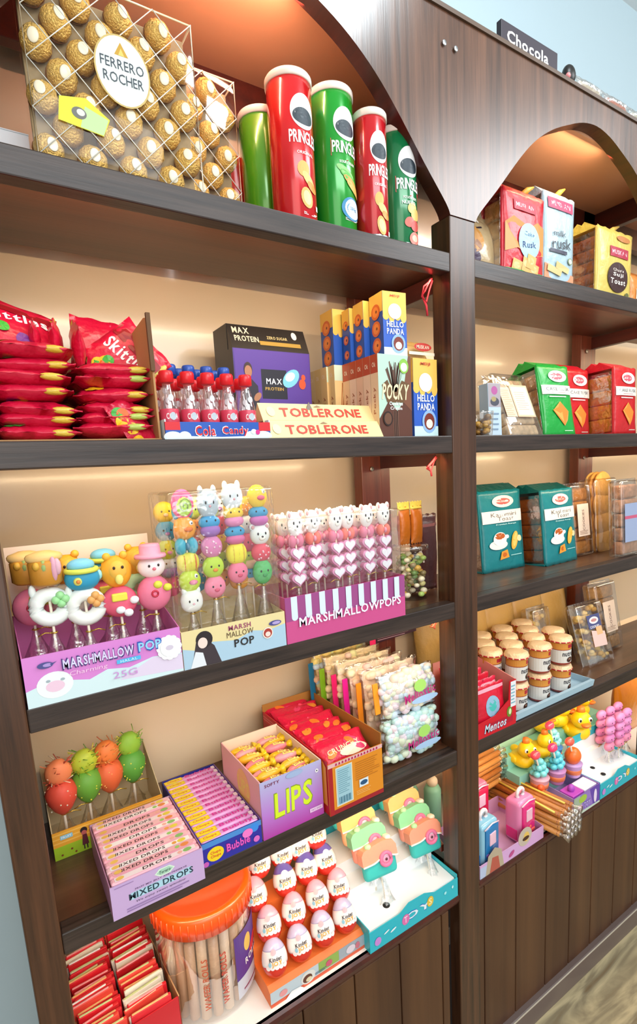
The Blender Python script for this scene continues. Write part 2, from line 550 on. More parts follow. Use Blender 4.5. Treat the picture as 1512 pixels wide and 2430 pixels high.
A1 = arch_pts(0.424, 0.411); A2 = arch_pts(1.326, 0.419); A3 = arch_pts(2.23, 0.413)
prof = [(-0.032, 2.079)] + A1 + A2 + A3 + [(2.66, 2.079)]
vs = []; fs = []
n = len(prof)
for y in (-0.004, 0.026):
    for x, z in prof: vs.append((x, y, z))
    for x, z in prof: vs.append((x, y, 2.42))
for i in range(n - 1):
    fs.append((i, i + 1, n + i + 1, n + i)); o = 2 * n
    fs.append((o + i, o + n + i, o + n + i + 1, o + i + 1))
mb.add(vs, fs, W_HEAD)
mb.add(vs, [(i, i + 2 * n, i + 1 + 2 * n, i + 1) for i in range(n - 1)], W_RAIL)
mb.add(vs, [(n + i, n + i + 1, 3 * n + i + 1, 3 * n + i) for i in range(n - 1)], W_HEAD)
hd = mb.build('arched_header', unit)
mb = MB(); mb.box(-0.034, 2.66, -0.008, 0.27, 2.42, 2.428, M('5d4a3d', 0.4)); mb.build('top_board', unit)
mb = MB(); mb.box(XL, XR, 0.026, 0.252, 2.36, 2.366, CEIL_L); mb.build('soffit', unit)
mb = MB(); mb.box(XL, XR, 0.252, 0.275, 2.295, 2.366, W_RAIL, 0.001); mb.build('back_rail', unit)
mb = MB(); mb.box(-0.02, XR, 0.31, 0.318, 0.0, 2.40, CREAM); mb.build('back_panel', unit)
for x in (0.823, 0.853):
    mb = MB(); mb.cyl(0, 0, 0, 0.002, 0.005, M('d9dde2', 0.2, 0.9), 10, TR(x, -0.006, 2.365, rx=pi / 2)); mb.build('screw_cap', unit)
mb = MB(); mb.box(0.013, 0.815, 0.252, 0.31, Z4 - 0.03, Z4 - 0.001, W_SHELF); mb.box(0.9, 1.74, 0.252, 0.31, Z4 - 0.03, Z4 - 0.001, W_SHELF); mb.build('rear_ledge', unit)
# counter and cabinet base
mb = MB()
mb.box(XL, 0.835, 0.006, 0.31, Z5 - 0.02, Z5, WHITE)
mb.box(0.907, XR, 0.006, 0.31, Z5 - 0.02, Z5, WHITE)
edge = [(0.006, Z5), (0.0, Z5 - 0.003), (-0.002, Z5 - 0.012), (0.002, Z5 - 0.024), (0.008, Z5 - 0.034), (0.014, Z5 - 0.04), (0.03, Z5 - 0.04), (0.03, Z5 - 0.004), (0.012, Z5)]
mb.extx(edge[::-1], XL, 0.835, W_RAIL); mb.extx(edge[::-1], 0.907, XR, W_RAIL)
mb.build('counter', unit)


def planks(xs, nm):
    mb = MB()
    for a, c in zip(xs[:-1], xs[1:]):
        mb.box(a + 0.0012, c - 0.0012, 0.008, 0.024, 0.07, Z5 - 0.036, W_PANEL, 0.0025)
    mb.box(xs[0], xs[-1], 0.016, 0.03, 0.07, Z5 - 0.036, M('1d100a', 0.7))
    mb.build(nm, unit)


planks([0.013, 0.147, 0.274, 0.400, 0.527, 0.653, 0.784, 0.809], 'plank_door')
planks([0.907, 0.935, 1.061, 1.194, 1.31, 1.424, 1.554, 1.68, 1.80, 1.93, 2.06, 2.19, 2.32, 2.45, 2.62], 'plank_panel')
mb = MB(); mb.box(0.809, 0.835, 0.03, 0.034, 0.07, Z5 - 0.03, M('150b07', 0.8)); mb.box(0.813, 0.828, 0.024, 0.03, 0.42, 0.47, M('8a8077', 0.3, 0.8), 0.002); mb.build('hinge_gap', unit)
mb = MB(); mb.box(XL, XR, -0.008, 0.02, 0.0, 0.072, M('6a5a55', 0.4, 0, 0, 60, 0.3), 0.003); mb.box(XL, XR, -0.009, -0.007, 0.066, 0.070, M('c9bfae', 0.5)); mb.build('kick_strip', unit)
#==================================================================== TOP SHELF, LEFT BAY
FILM = clear((255, 255, 255), 0.10, 0, 0.5, 60, 0.12)
FILM2 = clear((255, 250, 240), 0.05, 0, 0.5, 90, 0.15)
SHELL = clear((255, 250, 240), 0.015, 0.12, 0, 22, 0.05, 0.07)
GOLD = foil('f0c468', 0.34, 0.45, 420, 1.0)
SHADOW_CUP = M('7a4a1c', 0.5, 0.1)

t = thing('carton', 'plain white carton at the left end of the top shelf beside the gold praline box', 'box', (0.02, 0.12, Z1))
mb = MB(); mb.box(0, 0.105, 0, 0.09, 0, 0.078, M('e9eef2', 0.5), 0.001); mb.build('body', t)
mb = MB(); mb.box(0, 0.105, -0.0006, 0.092, 0.0775, 0.0795, M('d5dde2', 0.5), 0.0005); mb.build('lid', t)

# praline prototype (faces -y)
def make_praline():
    t = thing('praline', '', 'chocolate')
    mb = MB(); mb.ell((0, 0, 0), (0.0188, 0.0155, 0.0188), GOLD, 18, None, 0.12, 90); mb.build('foil_wrapper', t)
    mb = MB(); mb.lathe([(0.006, 0), (0.015, 0.003), (0.0185, 0.009), (0.0175, 0.009), (0.013, 0.004)], SHADOW_CUP, 18, T=TR(0, 0.0165, 0, rx=pi / 2)); mb.build('shadow_cup', t)  # golden-brown shadow beside the ball, modelled as a brown cup behind it
    mb = MB(); mb.ell((0, -0.0150, 0.001), (0.0068, 0.0014, 0.0084), M('f3ead0', 0.35), 12); mb.build('seal_sticker', t)
    return t


pr0 = make_praline(); used = False


def praline_box(x0, y0, w, h, d, label, cols, where, sticker, oval=True):
    global used
    t = thing('praline_box', label, 'chocolate box', (x0, y0, Z1))
    mb = MB(); mb.box(0, w, 0, d, 0.0, h, SHELL, 0.004)
    mb.build('clear_shell', t)
    mb = MB(); mb.box(0.003, w - 0.003, d - 0.010, d - 0.005, 0.003, h - 0.003, M('a08a66', 0.8, 0, 0.4, 50), 0.001); mb.build('tray', t)
    mb = MB(); rm_ = M('f0dcb8', .25, 0, 0, 60, .4); mb.tube([(.002, .001, .002), (w - .002, .001, .002), (w - .002, .001, h - .002), (.002, .001, h - .002)], .0016, rm_, 6, None, True); mb.tube([(w - .002, .001, h - .002), (w - .002, d, h - .002), (w - .002, d, .002)], .0014, rm_, 6); mb.tube([(.002, .001, h - .002), (.002, d, h - .002), (w - .002, d, h - .002)], .0014, rm_, 6); mb.build('shell_edge', t)
    # faceted diamond ribs on the lid
    mb = MB(); wm = M('f2f2ea', 0.12, 0.25)
    nx, nz = 4, 4; sx, sz = w / nx, h / nz
    for i in range(-nz, nx):
        for sg in (1, -1):
            pts = []
            for k in range(nz + 1):
                x = (i + k) * sx if sg == 1 else w - (i + k) * sx
                pts.append((x, k * sz))
            seg = [p for p in pts if -1e-6 <= p[0] <= w + 1e-6]
            if len(seg) >= 2:
                mb.tube([(min(max(p[0], .002), w - .002), -0.0012, min(max(p[1], .002), h - .002)) for p in (seg[0], seg[-1])], 0.0007, wm, 5)
    mb.build('lid_ribbing', t)
    if oval:
        P = Print(); P.ell(0, 0, 0.036, 0.043, 'cbb26a', 32); P.ell(0, 0, 0.034, 0.041, 'dfe8e6', 32)
        P.poly([(-.009, .018), (.009, .018), (0, .034)], 'c69a2e'); P.poly([(-.004, .018), (.004, .018), (0, .027)], 'e5c766')
        P.text('FERRERO', 0, .007, .056, '3a4650', .012, 0); P.text('ROCHER', 0, -.010, .052, '3a4650', .012, 0)
        P.build('oval_label', t, on_front(-0.0022, w * 0.53, h * 0.58))
    if sticker:
        P = Print(); P.poly([(-.03, -.012), (.024, -.018), (.034, .004), (.006, .022), (-.026, .016)], 'd8dc28'); P.poly([(-.004, -.014), (.024, -.017), (.032, .003), (.004, .012)], 'b9d79a')
        P.ell(-.004, .002, .009, .007, '6a6a66'); P.ell(-.002, .003, .005, .004, 'd5d5cf'); P.build('price_sticker', t, on_front(-0.0025, w * 0.27, h * 0.27))
    for j in range(7):
        for i in range(8):
            if (i + j) % 2 or i < cols: continue
            lab = 'gold foil praline in the %s, %s in the %s row down' % (where, lft(i // 2), ORD[6 - j])
            loc = (x0 + 0.0175 + i * (w - 0.035) / 7, y0 + d - 0.024, Z1 + 0.0185 + j * (h - 0.037) / 6)
            rot = (R.uniform(-.2, .2), R.uniform(-.3, .3), R.uniform(-.25, .25))
            if not used:
                pr0.location = loc; pr0.rotation_euler = rot; pr0['label'] = lab; pr0['group'] = 'gold pralines in the ' + where; used = True
            else:
                dup(pr0, loc, lab, rot, 'gold pralines in the ' + where)
    return t


praline_box(0.117, 0.012, 0.222, 0.222, 0.042, 'large clear diamond-faceted box of gold pralines with white oval label on the top shelf', 0, 'front box', True)
praline_box(0.214, 0.085, 0.222, 0.222, 0.042, 'clear box of gold pralines half hidden behind the larger-looking front praline box', 4, 'rear box', False, False)

# red pouch behind the light green can
t = thing('snack_pouch', 'red snack pouch peeking out between the rear praline box and the light green can', 'pouch', (0.463, 0.185, Z1))
mb = MB(); mb.bag(0.08, 0.17, 0.03, wrap('cc1f14'), 3); mb.build('wrapper', t)


def chip_can(x, y, Rr, h, body, label, name_w, style, face=0.0, dark=None):
    t = thing('chip_can', label, 'snack can', (x, y, Z1), face)
    bm = M(body, 0.22, 0.15, 0, 60, 0.6)
    mb = MB(); mb.lathe([(Rr - .001, 0), (Rr, 0.001), (Rr, h - .012), (Rr - .0015, h - .010)], bm, 40); mb.build('can_body', t)
    mb = MB(); mb.lathe([(Rr - .001, 0.0), (Rr + .0008, 0.0005), (Rr + .0008, 0.004), (Rr, 0.005)], M('c9ccd0', 0.2, 0.9), 40); mb.build('base_rim', t)
    mb = MB(); mb.lathe([(Rr + .0005, h - .012), (Rr + .0018, h - .011), (Rr + .0018, h - .002), (Rr + .0005, h), (Rr - .003, h), (Rr - .004, h - .002), (0, h - .002)], M('f0e3d8', 0.3), 40); mb.build('lid', t)
    P = Print(); s = Rr / 0.0385
    if style:
        # plain white oval panel with dark patch (mascot left out)
        P.ell(0, h - .062, .024 * s, .026, 'f2f2f2', 36, 0, 3); P.ell(0, h - .069, .0205 * s, .0125, '2c3a44', 28, 0, 3)
        if style != 'red': P.poly([(-.03 * s, h - .087), (.03 * s, h - .087), (.03 * s, h - .114), (0, h - .12), (-.03 * s, h - .114)], 'c51d2c')
        P.text('PRINGLES', 0, h - .1, .056 * s, 'fbfbfb', .019, 1, gap=.03)
        P.text(style_txt[style], 0, h - .123, .032 * s, 'f7f3ee', .0045, 1)
        cc = ['e9b45e', 'f0c77a', 'd9953f']
        if style in ('red',):
            for k, (u, v, a, b_, ro) in enumerate(((-.006, -.147, .011, .012, 0), (.004, -.163, .017, .007, -.8), (.010, -.172, .012, .006, -.6), (-.002, -.19, .011, .016, .2))):
                P.ell(u * s, h + v, a * s, b_, cc[k % 3], 18, ro, 2)
            P.ell(-.002 * s, h - .19, .007 * s, .011, 'f6dc9c', 16, .2)
        elif style == 'lime':
            for k in range(4): P.ell((-.004 + .006 * k) * s, h - .138 - .008 * k, .02 * s, .006, ['8ed07a', '5cb848', 'e0a04a', 'efb860'][k], 18, -.5, 2)
            P.ell(.006 * s, h - .196, .022 * s, .019, '2a86b8', 24, 0, 2); P.ell(.008 * s, h - .196, .018 * s, .016, 'e8f2f4', 24, 0, 2); P.text('250g', .008 * s, h - .196, .015 * s, '2a86b8')
        else:
            for k, (u, v, a, c_) in enumerate(((.004, -.14, .012, 'f0cf7c'), (.012, -.15, .013, 'e5b860'), (-.004, -.165, .011, 'e0685a'), (.01, -.17, .012, 'c84a42'), (.008, -.192, .014, 'e27a6a'))):
                P.ell(u * s, h + v, a * s, a * .8, c_, 18, .4, 2)
            P.ell(.008 * s, h - .192, .008 * s, .006, 'f4c0a8', 12)
            P.text('NUEVO', -.004 * s, h - .132, .03 * s, 'eaf3ee', .006)
        P.rect(.018 * s, h - .205, .024 * s, h - .197, 'ffffff')
        P.lines(-.01 * s, .022 * s, h - .216, h - .211, 2, 'f8f0f0')
    else:
        P.rect(.012, .02, .016, h - .03, 'f2f6ea', 1, 6); P.lines(-.02, .02, .03, .06, 5, '8fc46a')
    P.build('printed_label', t, on_cyl(Rr, 0, name_w))
    return t


style_txt = {'red': 'ORIGINAL', 'lime': 'SOUR CREAM', 'dark': 'POTATO CRISPS'}
chip_can(0.516, 0.050, 0.0375, 0.226, 'd4121c', 'tall red chip can with white lid, tallest on the top shelf', 0.1, 'red', 0.0)
chip_can(0.607, 0.060, 0.0385, 0.238, '109a2a', 'bright green chip can standing right of the tall red can', 0.1, 'lime', 0.0)
chip_can(0.672, 0.034, 0.0300, 0.209, 'c4121f', 'slim short red chip can in front of the dark green can', -0.05, 'red', 0.0)
chip_can(0.744, 0.046, 0.0375, 0.205, '0a7a44', 'dark green chip can with pizza pictures beside the centre post', 0.0, 'dark', 0.0)
chip_can(0.500, 0.125, 0.0385, 0.207, '4d9a1c', 'light green chip can behind the tall red can', 1.1, '', 0.0)
chip_can(0.792, 0.125, 0.0375, 0.200, '0f8a34', 'green chip can in the corner behind the dark green can', -0.6, '', 0.0)
t = thing('price_tag', 'small peach paper tag sticking up behind the slim red can', 'tag', (0.742, 0.115, Z1))
mb = MB(); mb.box(-0.002, 0.002, 0, 0.001, 0, 0.205, M('e9c49a', 0.6)); mb.build('stem', t)
mb = MB(); mb.box(-0.012, 0.014, -0.001, 0, 0.0, 0.018, M('f4c890', 0.6), 0, TR(0, 0, .203, ry=-.35)); mb.build('flag', t)

#==================================================================== SECOND SHELF, LEFT BAY
# cardboard carton that holds the red candy bags
CARD = M('b98a58', 0.7, 0, 0.1, 40)
t = thing('display_carton', 'open brown cardboard carton holding the pile of red candy bags', 'carton', (0, 0, Z2))
mb = MB(); mb.box(0.020, 0.240, 0.020, 0.226, 0.0, 0.003, CARD); mb.build('base', t)
mb = MB(); mb.extx([(0.024, 0.003), (0.226, 0.003), (0.226, 0.15), (0.16, 0.172), (0.045, 0.180), (0.024, 0.176)][::-1], 0.237, 0.240, CARD); mb.build('side_panel', t)
mb = MB(); mb.box(0.234, 0.240, 0.018, 0.0235, 0.10, 0.181, M('6a4a30', 0.8), 0, None); mb.build('torn_edge', t)
mb = MB(); mb.box(0.020, 0.237, 0.223, 0.226, 0.003, 0.145, CARD); mb.build('back_panel', t)

RB = wrap('cc123a', 55, 0.9); RBT = []


def candy_bag(label, loc, rot, w=0.105, h=0.15, th=0.016, txt=True, seed=0, grp='red candy bags in the carton'):
    t = thing('candy_bag', label, 'candy bag', loc, 0, grp, rot)
    mb = MB(); f = mb.bag(w, h, th, RB, seed, None, 0.008, 0.0022, 12, 16, 0.32 if not txt else 0.55); mb.build('wrapper', t)
    P = Print(); r = random.Random(seed)
    if txt:
        P.rect(-w * .46, h * .66, w * .46, h * .84, '8f0d1c', 8, 3)
        P.text('Skittles', 0, h * .56, w * .8, 'fafafa', h * .2, 1, .15)
    for k in range(7): P.ell(r.uniform(-.4, .4) * w, h * (.14 + .2 * r.random()), .009, .009, r.choice(['f2c21c', '3fae3a', 'e8641a', '7b2f96', 'e82a3a']), 12, 0, 1)
    P.build('printing', t, f)
    mb = MB(); mb.ell((w * .445, 0, h * .78), (.007, th * .20, .017), M(r.choice(['d8b23c', 'c9c25a', 'e0c04a', 'b8c860']), .3, 0, .6, 80), 10); mb.build('corner_flash', t)
    return t


kk = 0
for cidx, (cx, n_, side) in enumerate(((0.0215, 7, 'left'), (0.128, 6, 'right'))):
    for i in range(n_):
        rr = random.Random(31 * cidx + i)
        tilt = rr.uniform(-.05, .05) + (0.06 if cidx else 0)
        candy_bag('red candy bag lying flat in the %s stack in the carton, %s from the bottom' % (side, ORD[i] if i else 'first'),
                  (cx + rr.uniform(-.004, .004), 0.100 + rr.uniform(0, .006), Z2 + 0.015 + i * 0.0178), (-pi / 2 + rr.uniform(-.05, .05), rr.uniform(-.08, .08), -pi / 2 + rr.uniform(-.06, .06)),
                  0.15, 0.110, 0.026, False, i + 20 * cidx)
candy_bag('red candy bag leaning with white lettering at the far left above the stack', (0.060, 0.085, Z2 + 0.135), (-0.70, 0.25, 0.1), 0.13, .10, .02, True, 60)
for i, (x, rz_) in enumerate(((0.100, .35), (0.128, .3), (0.156, .4))):
    candy_bag('red candy bag on edge with pointed corner up, %s behind the stacks' % lft(i), (x, 0.14, Z2 + 0.112), (0.0, -0.35, 1.1 + rz_), 0.09, 0.075, .018, False, 63 + i)
candy_bag('large red candy bag standing at the back of the carton beside the cardboard side', (0.190, 0.185, Z2 + 0.10), (-0.15, 0.12, 0.0), 0.085, 0.115, .02, False, 70)
candy_bag('red candy bag sliding down on the right with diagonal white lettering', (0.176, 0.120, Z2 + 0.10), (-0.35, 0.9, -0.5), 0.10, 0.11, .02, True, 71)
candy_bag('red candy bag slumped at the right front corner of the carton', (0.192, 0.035, Z2 + 0.006), (-0.3, 0.95, 0.1), 0.10, 0.05, .014, False, 72)

# cola bottle candy
t = thing('bottle_tray', 'red and blue cardboard tray reading Cola Candy under the little bottles', 'tray', (0.232, 0.010, Z2))
mb = MB(); cb = M('d9e6ee', 0.5)
mb.box(0.011, 0.186, 0.000, 0.002, 0, 0.026, cb); mb.box(0.011, 0.186, 0.186, 0.188, 0, 0.03, cb); mb.box(0.011, 0.013, 0, 0.188, 0, 0.03, cb)
mb.box(0.184, 0.186, 0, 0.188, 0, 0.03, cb); mb.box(0.011, 0.186, 0, 0.188, 0, 0.002, cb); mb.build('tray_box', t)
P = Print(); P.rect(.011, 0, .186, .026, '1e56b4'); P.rect(.011, .014, .034, .026, 'd81f2c'); P.rect(.165, .012, .186, .026, 'd81f2c')
for u, a in ((.022, .014), (.040, .010), (.172, .016), (.150, .010)): P.ell(u, .004, a, .008, 'dff1f6', 20)
P.poly([(.011, 0), (.186, 0), (.186, .005), (.1, .003), (.011, .006)], 'dff1f6')
P.text('Cola', .073, .0125, .034, 'ffffff', .017); P.text('Cola', .073, .0125, .032, 'd81f2c', .0145)
P.text('Candy', .123, .0115, .046, 'ffffff', .017); P.text('Candy', .123, .0115, .044, 'd81f2c', .0145)
P.ell(.155, .011, .005, .004, 'f4f4f4'); P.ell(.162, .010, .004, .004, 'd82a8a'); P.build('printing', t, on_front(0))


def make_bottle(capc):
    t = thing('candy_bottle', '', 'candy bottle'); Rb = 0.0138
    mb = MB(); mb.lathe([(Rb * .7, 0), (Rb, .004), (Rb, .044), (Rb * .92, .052), (Rb * .62, .07), (Rb * .5, .078), (Rb * .5, .086)], clear((250, 235, 235), .10, .3), 18); mb.build('bottle', t)
    mb = MB(); mb.lathe([(Rb * .62, .002), (Rb * .93, .005), (Rb * .93, .022), (0, .024)], M('3a1d16', .3), 14); mb.build('candy_fill', t)
    mb = MB(); mb.lathe([(Rb * 1.03, .022), (Rb * 1.05, .023), (Rb * 1.05, .043), (Rb * 1.03, .044)], M('d3405a', .35), 18); mb.build('label_band', t)
    P = Print(); P.text('COLA', 0, .033, .018, 'f8e8ea', .009); P.ell(.001, .033, .0045, .006, 'b9c6d0', 12); P.ell(0.0, .06, .004, .005, 'd8dfe4', 12)
    P.build('printing', t, on_cyl(Rb * 1.06))
    mb = MB(); mb.lathe([(Rb * .62, .083), (Rb * .78, .084), (Rb * .78, .098), (Rb * .68, .1005), (0, .1005)], M(capc, .3), 18); mb.build('cap', t)
    return t


bp_ = {'red': make_bottle('e5202a'), 'blue': make_bottle('2450b0')}; first = {'red', 'blue'}
t = thing('riser', 'white card riser lifting the blue capped bottles at the back of the tray', 'riser', (0.246, 0.112, Z2 + .0022)); mb = MB(); mb.box(0, .168, 0, .08, 0, .030, M('eceef0', .5), .001); mb.build('card', t)
for j in range(5):
    for i in range(5):
        c_ = 'red' if j < 3 else 'blue'
        loc = (0.232 + 0.029 + i * 0.0325 + (0.006 if j % 2 else 0) - 0.003, 0.030 + j * 0.0335, Z2 + 0.0022 + (0.0302 if j > 2 else 0))
        lab = 'little cola candy bottle with %s cap, %s in the %s row back' % (c_, lft(i, 5), ORD[j])
        if c_ in first:
            o = bp_[c_]; first.discard(c_); o.location = loc; o['label'] = lab; o['group'] = 'cola candy bottles'
        else: dup(bp_[c_], loc, lab, None, 'cola candy bottles')

# protein bar box
t = thing('protein_bar_box', 'purple and black protein bar display box behind the cola bottles', 'box', (0.424, 0.150, Z2))
mb = MB(); pb = M('4b2f86', .35); bk = M('1c1512', .4)
mb.box(0, .166, 0, .085, 0, .175, pb); mb.extx([(0, .175), (.085, .175), (.085, .222), (.02, .222)][::-1], 0, .166, bk); mb.build('carton', t)
mb = MB(); mb.box(-.0008, 0, 0, .085, 0, .175, bk); mb.box(-.0008, 0, .02, .085, .175, .222, bk); mb.build('side_flap', t)
P = Print(); P.rect(.002, .0, .164, .174, '5a3a9a'); P.rect(.055, .085, .11, .140, '1b1826'); P.text('MAX', .082, .118, .034, 'dfe6ee', .011); P.text('PROTEIN', .082, .104, .04, 'c9a24a', .006)
P.ell(.12, .125, .022, .014, '7fd0e6', 18, .7); P.ell(.118, .128, .012, .008, 'd8f4fa', 14, .5); P.ell(.145, .115, .008, .010, 'e0562a', 12); P.ell(.148, .128, .005, .006, 'e0562a', 10)
P.ell(.028, .138, .0085, .013, '3a241c', 18); P.ell(.028, .134, .0075, .011, 'b07a58', 18); P.poly([(.008, .06), (.048, .06), (.046, .108), (.034, .120), (.022, .120), (.010, .108)], '2a2430'); P.ell(.044, .088, .010, .006, 'b07a58', 12, .8)
P.rect(.002, .02, .164, .055, '8a6ad0'); P.text('CHOCO', .1, .045, .05, 'e6dcf4', .008); P.build('front_printing', t, on_front(0))
P = Print(); P.text('MAX', .025, .036, .034, 'e8dcc0', .012); P.text('PROTEIN', .034, .020, .05, 'e8dcc0', .011); P.rect(.06, .010, .15, .018, 'b08c3a'); P.ell(.14, .034, .006, .008, 'e6e2da', 14)
P.text('ZERO SUGAR', .1, .026, .045, 'd9c48a', .006); P.build('lid_printing', t, lambda u, v, e: (u, v * .02 / .047 - .0005 - e, .175 + v))

# triangular chocolate bars
def tri_bar(x, y, z, flip, label, L=0.245, txt=True):
    t = thing('chocolate_bar', label, 'chocolate bar', (x, y, z), 0, 'triangular chocolate bars')
    s, hh = 0.036, 0.031
    pl = [(0, 0), (s, 0), (s / 2, hh)] if not flip else [(0, hh), (s / 2, 0), (s, hh)]
    mb = MB(); mb.extx(pl[::-1], 0, L, M('ecd79a', .4, 0, .1, 30)); mb.build('carton', t)
    if txt:
        P = Print(); P.text('TOBLERONE', .125, .017, .175, 'c8351f', .019, 1, 0, .08); P.ell(.02, .018, .008, .010, 'dfe2b0', 16)
        P.poly([(.11, .029), (.119, .029 + .004), (.128, .029)], '9a7a5a')
        L_ = sqrt((s / 2) ** 2 + hh ** 2)
        P.build('lettering', t, lambda u, v, e: (u, v / L_ * s / 2 - .0008 - e, v / L_ * hh + e))
    return t


tri_bar(0.414, 0.008, Z2, False, 'cream triangular chocolate bar with red lettering, front lowest of its stack')
tri_bar(0.417, 0.047, Z2, False, 'cream triangular chocolate bar hidden behind the front lowest one', txt=False)
tri_bar(0.416, 0.0275, Z2 + 0.0005, True, 'cream triangular chocolate bar wedged upside down between the two lowest', txt=False)
t = tri_bar(0.418, 0.034, Z2 + 0.032, False, 'cream triangular chocolate bar with red lettering on top of the stack')
mb = MB(); mb.prism([(.09, .012), (.10, .034), (.112, .012)], -.0005, .001, M('8f8478', .5), TR(0, .012, 0)); mb.build('mountain_emblem', t)

# biscuit-stick boxes, a row running back
def stick_box(x, y, rz, label, col='cfeee0', front=False, w=0.083, h=0.155, d=0.0225, spine='f0cfa8', topc='c0502c'):
    t = thing('biscuit_stick_box', label, 'biscuit box', (x, y, Z2), rz, 'biscuit stick boxes beside the chocolate bars')
    mb = MB(); mb.box(0, w, 0, d, 0, h, M('f1d9b0', .4), 0.0006); mb.build('carton', t)
    P = Print()
    if front:
        P.rect(0, 0, w, h, 'b9d8c8'); P.poly([(0, 0), (w, 0), (w, .09), (w * .55, .05), (w * .3, .07), (0, .035)], '5d3426')
        P.poly([(w, .05), (w, h), (w * .92, h), (w * .7, .07)], '7a4a34')
        rr = random.Random(4)
        for k in range(16):
            u = .018 + k * .003; P.poly([(.035 + k * .0005, .085), (.037 + k * .0005, .085), (u + .0023, .135 + rr.uniform(-.012, .01)), (u, .135 + rr.uniform(-.01, .01))], '4a2c20' if k % 3 else '6b4632'); P.k -= 1
        P.k += 1
        for k in range(7): P.poly([(.034 + k * .002, .0), (.0355 + k * .002, .0), (.0355 + k * .002, .05), (.034 + k * .002, .05)], '2c1812' if k % 2 else '7a5544'); P.k -= 1
        P.k += 1
        P.poly([(.008, .098), (.022, .108), (.034, .086), (.044, .086), (.058, .108), (.078, .102), (.062, .066), (.02, .066)], '6a4a2a')
        P.text('POCKY', .042, .086, .066, 'f5e6b8', .03, 1, 0, .12); P.text('Cookies', .042, .064, .034, 'fdfdfd', .007); P.text('Cream', .042, .055, .03, 'fdfdfd', .006)
        P.ell(.064, .135, .012, .014, '8bc34a', 18); P.ell(.064, .133, .0085, .0085, 'e8f6d8', 14)
        P.ell(.02, .035, .012, .014, '2a1610', 18); P.ell(.02, .035, .009, .011, '6b4632', 18)
    else:
        P.rect(0, 0, w, h, spine); P.rect(0, h * .8, w * .36, h, 'd8ecd2')
        for k in range(9): P.poly([(.012 + k * .003, .05), (.014 + k * .003, .05), (.02 + k * .005, .12), (.018 + k * .005, .12)], 'a8561e'); P.k -= 1
        P.k += 1; P.ell(w * .3, .03, .012, .016, 'e0902a', 18); P.ell(w * .3, .03, .006, .009, 'f6dca0', 14)
    P.build('front_printing', t, on_front(0))
    P = Print(); P.rect(-d, 0, 0, h, spine); P.rect(-d, h * .78, 0, h, topc); P.text('Pocky', -d / 2, h * .45, .05, 'b06a48', .009, 1, pi / 2); P.text('Ok', -d / 2, h * .88, .011, 'f4dcc0', .009)
    P.lines(-d + .003, -.004, .01, .03, 5, 'c89a78'); P.build('spine_printing', t, on_left_m(0))
    return t


stick_box(0.660, 0.020, 0, 'mint and brown biscuit stick box at the front of its row', front=True)
for i in range(4): stick_box(0.660, 0.0435 + i * 0.0232, 0, 'cream biscuit stick box with orange top, %s behind the mint one' % ORD[i], spine=['f4cfae', 'f0c4a2', 'f6d3b6', 'efc79c'][i])
for i in range(4): stick_box(0.640 - (i > 0) * .004, 0.1375 + i * 0.0232, 0, 'tan biscuit stick box with pretzel picture, %s in the rear run' % ORD[i], spine=['f0cf92', 'eec88a', 'e8c482', 'e9cc94'][i], topc=['f0cf92', 'eec88a', 'e8c482', 'e9cc94'][i], w=.083)


def biscuit_box(x, y, z, rz, label, w=0.062, h=0.125, d=0.05, full=True):
    t = thing('biscuit_box', label, 'biscuit box', (x, y, z), rz, 'blue and yellow biscuit boxes')
    mb = MB(); mb.box(0, w, 0, d, 0, h, M('2250b0', .35), 0.0008); mb.build('carton', t)
    P = Print(); P.rect(0, 0, w, h, '2a5cc0'); P.rect(0, h * .62, w, h, 'f0c25a')
    for k in range(4): P.ell(w * (.12 + .25 * k), h * .62, w * .13, h * (.06 + .03 * (k % 2)), 'f0c25a', 16)
    if full:
        P.rect(0, 0, w, h * .14, 'cfeef0')
        P.ell(w * .5, h * .70, w * .28, h * .12, 'f2efe4', 22)
        P.text('HELLO', w * .5, h * .5, w * .72, 'f2f6ff', h * .09); P.text('PANDA', w * .5, h * .39, w * .72, 'f2f6ff', h * .09)
        P.ell(w * .62, h * .2, w * .3, h * .15, '8fb6e6', 20); P.ell(w * .62, h * .2, w * .22, h * .11, '7a2c1e', 18); P.ell(w * .62, h * .17, w * .14, h * .06, 'f4ead8', 14)
        P.text('MEIJI', w * .5, h * .93, w * .4, 'c8472c', h * .045)
    P.build('front_printing', t, on_front(0))
    P = Print(); P.rect(-d, 0, 0, h, '2450a8'); P.rect(-d, h * .7, 0, h, 'eebb52')
    for k in range(3):
        P.ell(-d / 2, h * (.2 + .26 * k), d * .33, d * .30, 'd8662a', 18); P.ell(-d / 2, h * (.2 + .26 * k), d * .22, d * .2, 'ee8a3c', 16); P.ell(-d / 2 + .003, h * (.2 + .26 * k), .003, .003, '7a3416', 8)
    P.build('side_printing', t, on_left_m(0))
    return t


